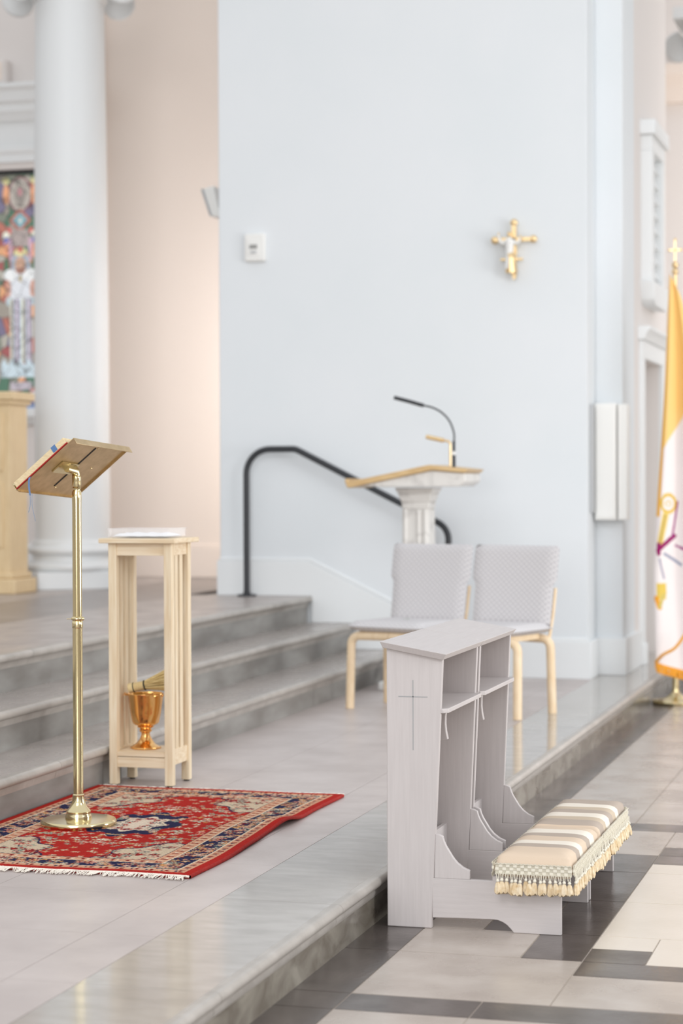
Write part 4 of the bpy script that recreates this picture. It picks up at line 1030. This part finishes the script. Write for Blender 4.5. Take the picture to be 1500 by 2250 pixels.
d = MB(); d.lathe([(0.017, -0.002), (0.020, 0.0), (0.020, 0.018), (0.018, 0.020)], 24, ax0, axis=axd); build('handle_end', d, M['strawcap'], t, smooth=True)
d = MB()
for k in range(6): d.lathe([(0.016, 0.020+0.008*k), (0.0205, 0.024+0.008*k), (0.016, 0.028+0.008*k)], 24, ax0, axis=axd)
build('binding', d, M['strawcap'], t, smooth=True)
d = MB()
for s_ in (0.020, 0.066): d.lathe([(0.018, s_-0.001), (0.0215, s_+0.001), (0.0215, s_+0.003), (0.018, s_+0.005)], 24, ax0, axis=axd)
build('black_band', d, M['rubber'], t, smooth=True)
d = MB(); q = axd.to_track_quat('Z', 'Y')
for k in range(260):
    a = random.uniform(0, 2*PI); r_ = math.sqrt(random.random()); p0 = Vector((0.016*r_*math.cos(a), 0.016*r_*math.sin(a), 0.066)); p1 = Vector((0.046*r_*math.cos(a), 0.048*r_*math.sin(a), 0.178+random.uniform(-0.008, 0.006)))
    d.tube([ax0+q @ p0, ax0+q @ ((p0+p1)/2+Vector((0.002, 0, 0))), ax0+q @ p1], 0.0016, 5)
build('bristles', d, M['straw'], t, kind='stuff')

# ------------------------------------------------------------------ flag on its stand
FX, FY = -1.527, 13.02
t = thing('flag_stand', (FX, FY, 0), 'polished brass floor stand holding the yellow and white flag', 'stand')
d = MB(); d.lathe([(0.142, 0.0), (0.147, 0.006), (0.147, 0.016), (0.138, 0.026), (0.075, 0.032), (0.05, 0.045), (0.03, 0.062), (0.024, 0.075)], 48, (FX, FY, 0)); build('base', d, M['brass'], t, smooth=True)
d = MB(); d.lathe([(0.024, 0.07), (0.021, 0.09), (0.021, 0.19), (0.024, 0.20), (0.018, 0.205)], 28, (FX, FY, 0)); build('socket', d, M['brass'], t, smooth=True)
t = thing('flagpole', (FX, FY, 0.2), 'flagpole topped with a small gold cross at the right edge', 'pole')
d = MB(); d.lathe([(0.0135, 0.205), (0.0135, 2.66)], 20, (FX, FY, 0)); build('pole', d, M['gold'], t, smooth=True)
d = MB(); d.lathe([(0.014, 2.655), (0.022, 2.665), (0.022, 2.675), (0.012, 2.69), (0.02, 2.705), (0.02, 2.72), (0.006, 2.735)], 20, (FX, FY, 0)); build('socket_ball', d, M['gold'], t, smooth=True)
d = MB()
d.box(FX-0.006, FX+0.006, FY-0.005, FY+0.005, 2.73, 2.865); d.box(FX-0.035, FX+0.035, FY-0.005, FY+0.005, 2.797, 2.811)
for p in ((FX, 2.868), (FX-0.036, 2.804), (FX+0.036, 2.804)): d.ball((p[0], FY, p[1]), 0.010, 8, (1, 0.6, 1))
build('cross_finial', d, M['gold'], t, bevel=0.001)
def flag_pos(u, v):
    # v=0 top, 1 bottom; u=0 left/front fold, 1 right; hangs in folds that widen downwards
    topz = 2.655-0.10*u; z = topz-(2.39+0.10*u)*v
    wd = 0.05+0.50*v**0.8
    lx = 0.03+0.085*np.minimum(v*1.3, 1)
    x = FX-lx+wd*u+0.012*np.sin(v*7)*v
    y = FY-0.035-0.055*np.sin(u*PI*3.4+v*1.2)*np.minimum(1, v*2+0.15)-0.03*v
    return np.stack([x, y, z], -1)
def flag_col(u, v):
    P = flag_pos(u, v); x = P[:, 0]; z = P[:, 2]; N = len(u)
    C = np.tile(LC(250, 205, 110), (N, 1)).copy()
    q = (z < 1.18+0.95*(x-(FX-0.12))/0.28+0.28)
    C[:] = LC(246, 208, 134)
    wh = z < (1.52+0.30*np.clip((x-(FX-0.09))/0.16, -3, 1)); C[wh] = LC(240, 232, 230)
    C[(u < 0.06) & (z > 1.16)] = LC(244, 184, 84)
    # crossed keys, cord and tiara emblem fragments on the white half
    def ring_(cx_, cz, r0, r1, c, asp=1.0):
        rr = np.hypot((x-cx_), (z-cz)*asp); m_ = (rr > r0) & (rr < r1) & wh; C[m_] = LC(*c)
    def line_(x0, z0, x1, z1, w_, c):
        dx_, dz_ = x1-x0, z1-z0; L2 = dx_*dx_+dz_*dz_; s_ = np.clip(((x-x0)*dx_+(z-z0)*dz_)/L2, 0, 1)
        dd = np.hypot(x-x0-s_*dx_, z-z0-s_*dz_); C[(dd < w_) & wh] = LC(*c)
    gx = FX-0.055
    ring_(gx+0.02, 1.24, 0.030, 0.045, (224, 190, 90), 0.7); ring_(gx+0.02, 1.24, 0.012, 0.018, (224, 190, 90))
    line_(gx+0.005, 1.17, gx-0.03, 0.98, 0.018, (232, 206, 120)); line_(gx+0.005, 1.17, gx-0.03, 0.98, 0.006, (190, 160, 90))
    line_(gx-0.04, 0.95, gx+0.05, 1.04, 0.013, (150, 30, 100)); line_(gx-0.035, 0.93, gx-0.035, 0.99, 0.012, (150, 30, 100)); line_(gx+0.04, 1.03, gx+0.07, 1.25, 0.005, (160, 60, 130))
    line_(gx+0.0, 0.93, gx+0.09, 0.86, 0.008, (150, 155, 175)); line_(gx-0.03, 0.90, gx-0.005, 0.78, 0.006, (170, 165, 180)); line_(gx+0.06, 0.98, gx+0.14, 0.94, 0.007, (160, 60, 130))
    m_ = (np.abs(x-(gx-0.02)) < 0.028) & (np.abs(z-0.70) < 0.05) & wh; C[m_] = LC(226, 196, 96)
    line_(gx-0.05, 0.66, gx-0.03, 0.60, 0.014, (244, 170, 60)); line_(gx-0.03, 0.60, gx-0.005, 0.68, 0.010, (210, 190, 110))
    return C
fo = thing('flag', (FX, FY-0.05, 0.3), 'yellow and white fringed flag with a key emblem', 'flag')
grid_mesh('cloth', 150, 420, flag_pos, flag_col, M['flag'], fo)
sm = fo.children[0].modifiers.new('thickness', 'SOLIDIFY'); sm.thickness = 0.002
M['goldfringe'] = mat('golden_fringe', (248, 184, 70), 0.85, c2=(236, 160, 44), scale=80)
d = MB()
def strip(us, vs_):
    P = flag_pos(us, vs_)
    for i in range(len(us)-1):
        p = Vector(P[i]); p2 = Vector(P[i+1])
        for q in range(2):
            s0 = p.lerp(p2, q/2); d.tube([s0, s0+Vector((random.uniform(-.006, .006), random.uniform(-.008, .004), -0.03)), s0+Vector((random.uniform(-.01, .01), random.uniform(-.01, .004), -0.058))], 0.0035, 5)
strip(np.linspace(0, 1, 90), np.ones(90))
p0 = Vector(flag_pos(np.array([0.0]), np.array([1.0]))[0]); d.tube(bez([p0+Vector((0, -0.012, 0)), p0+Vector((0.05, -0.07, 0.05)), p0+Vector((0.13, -0.09, 0.10)), p0+Vector((0.20, -0.09, 0.20))], 8), 0.009, 6)
build('fringe', d, M['goldfringe'], fo, kind='stuff')
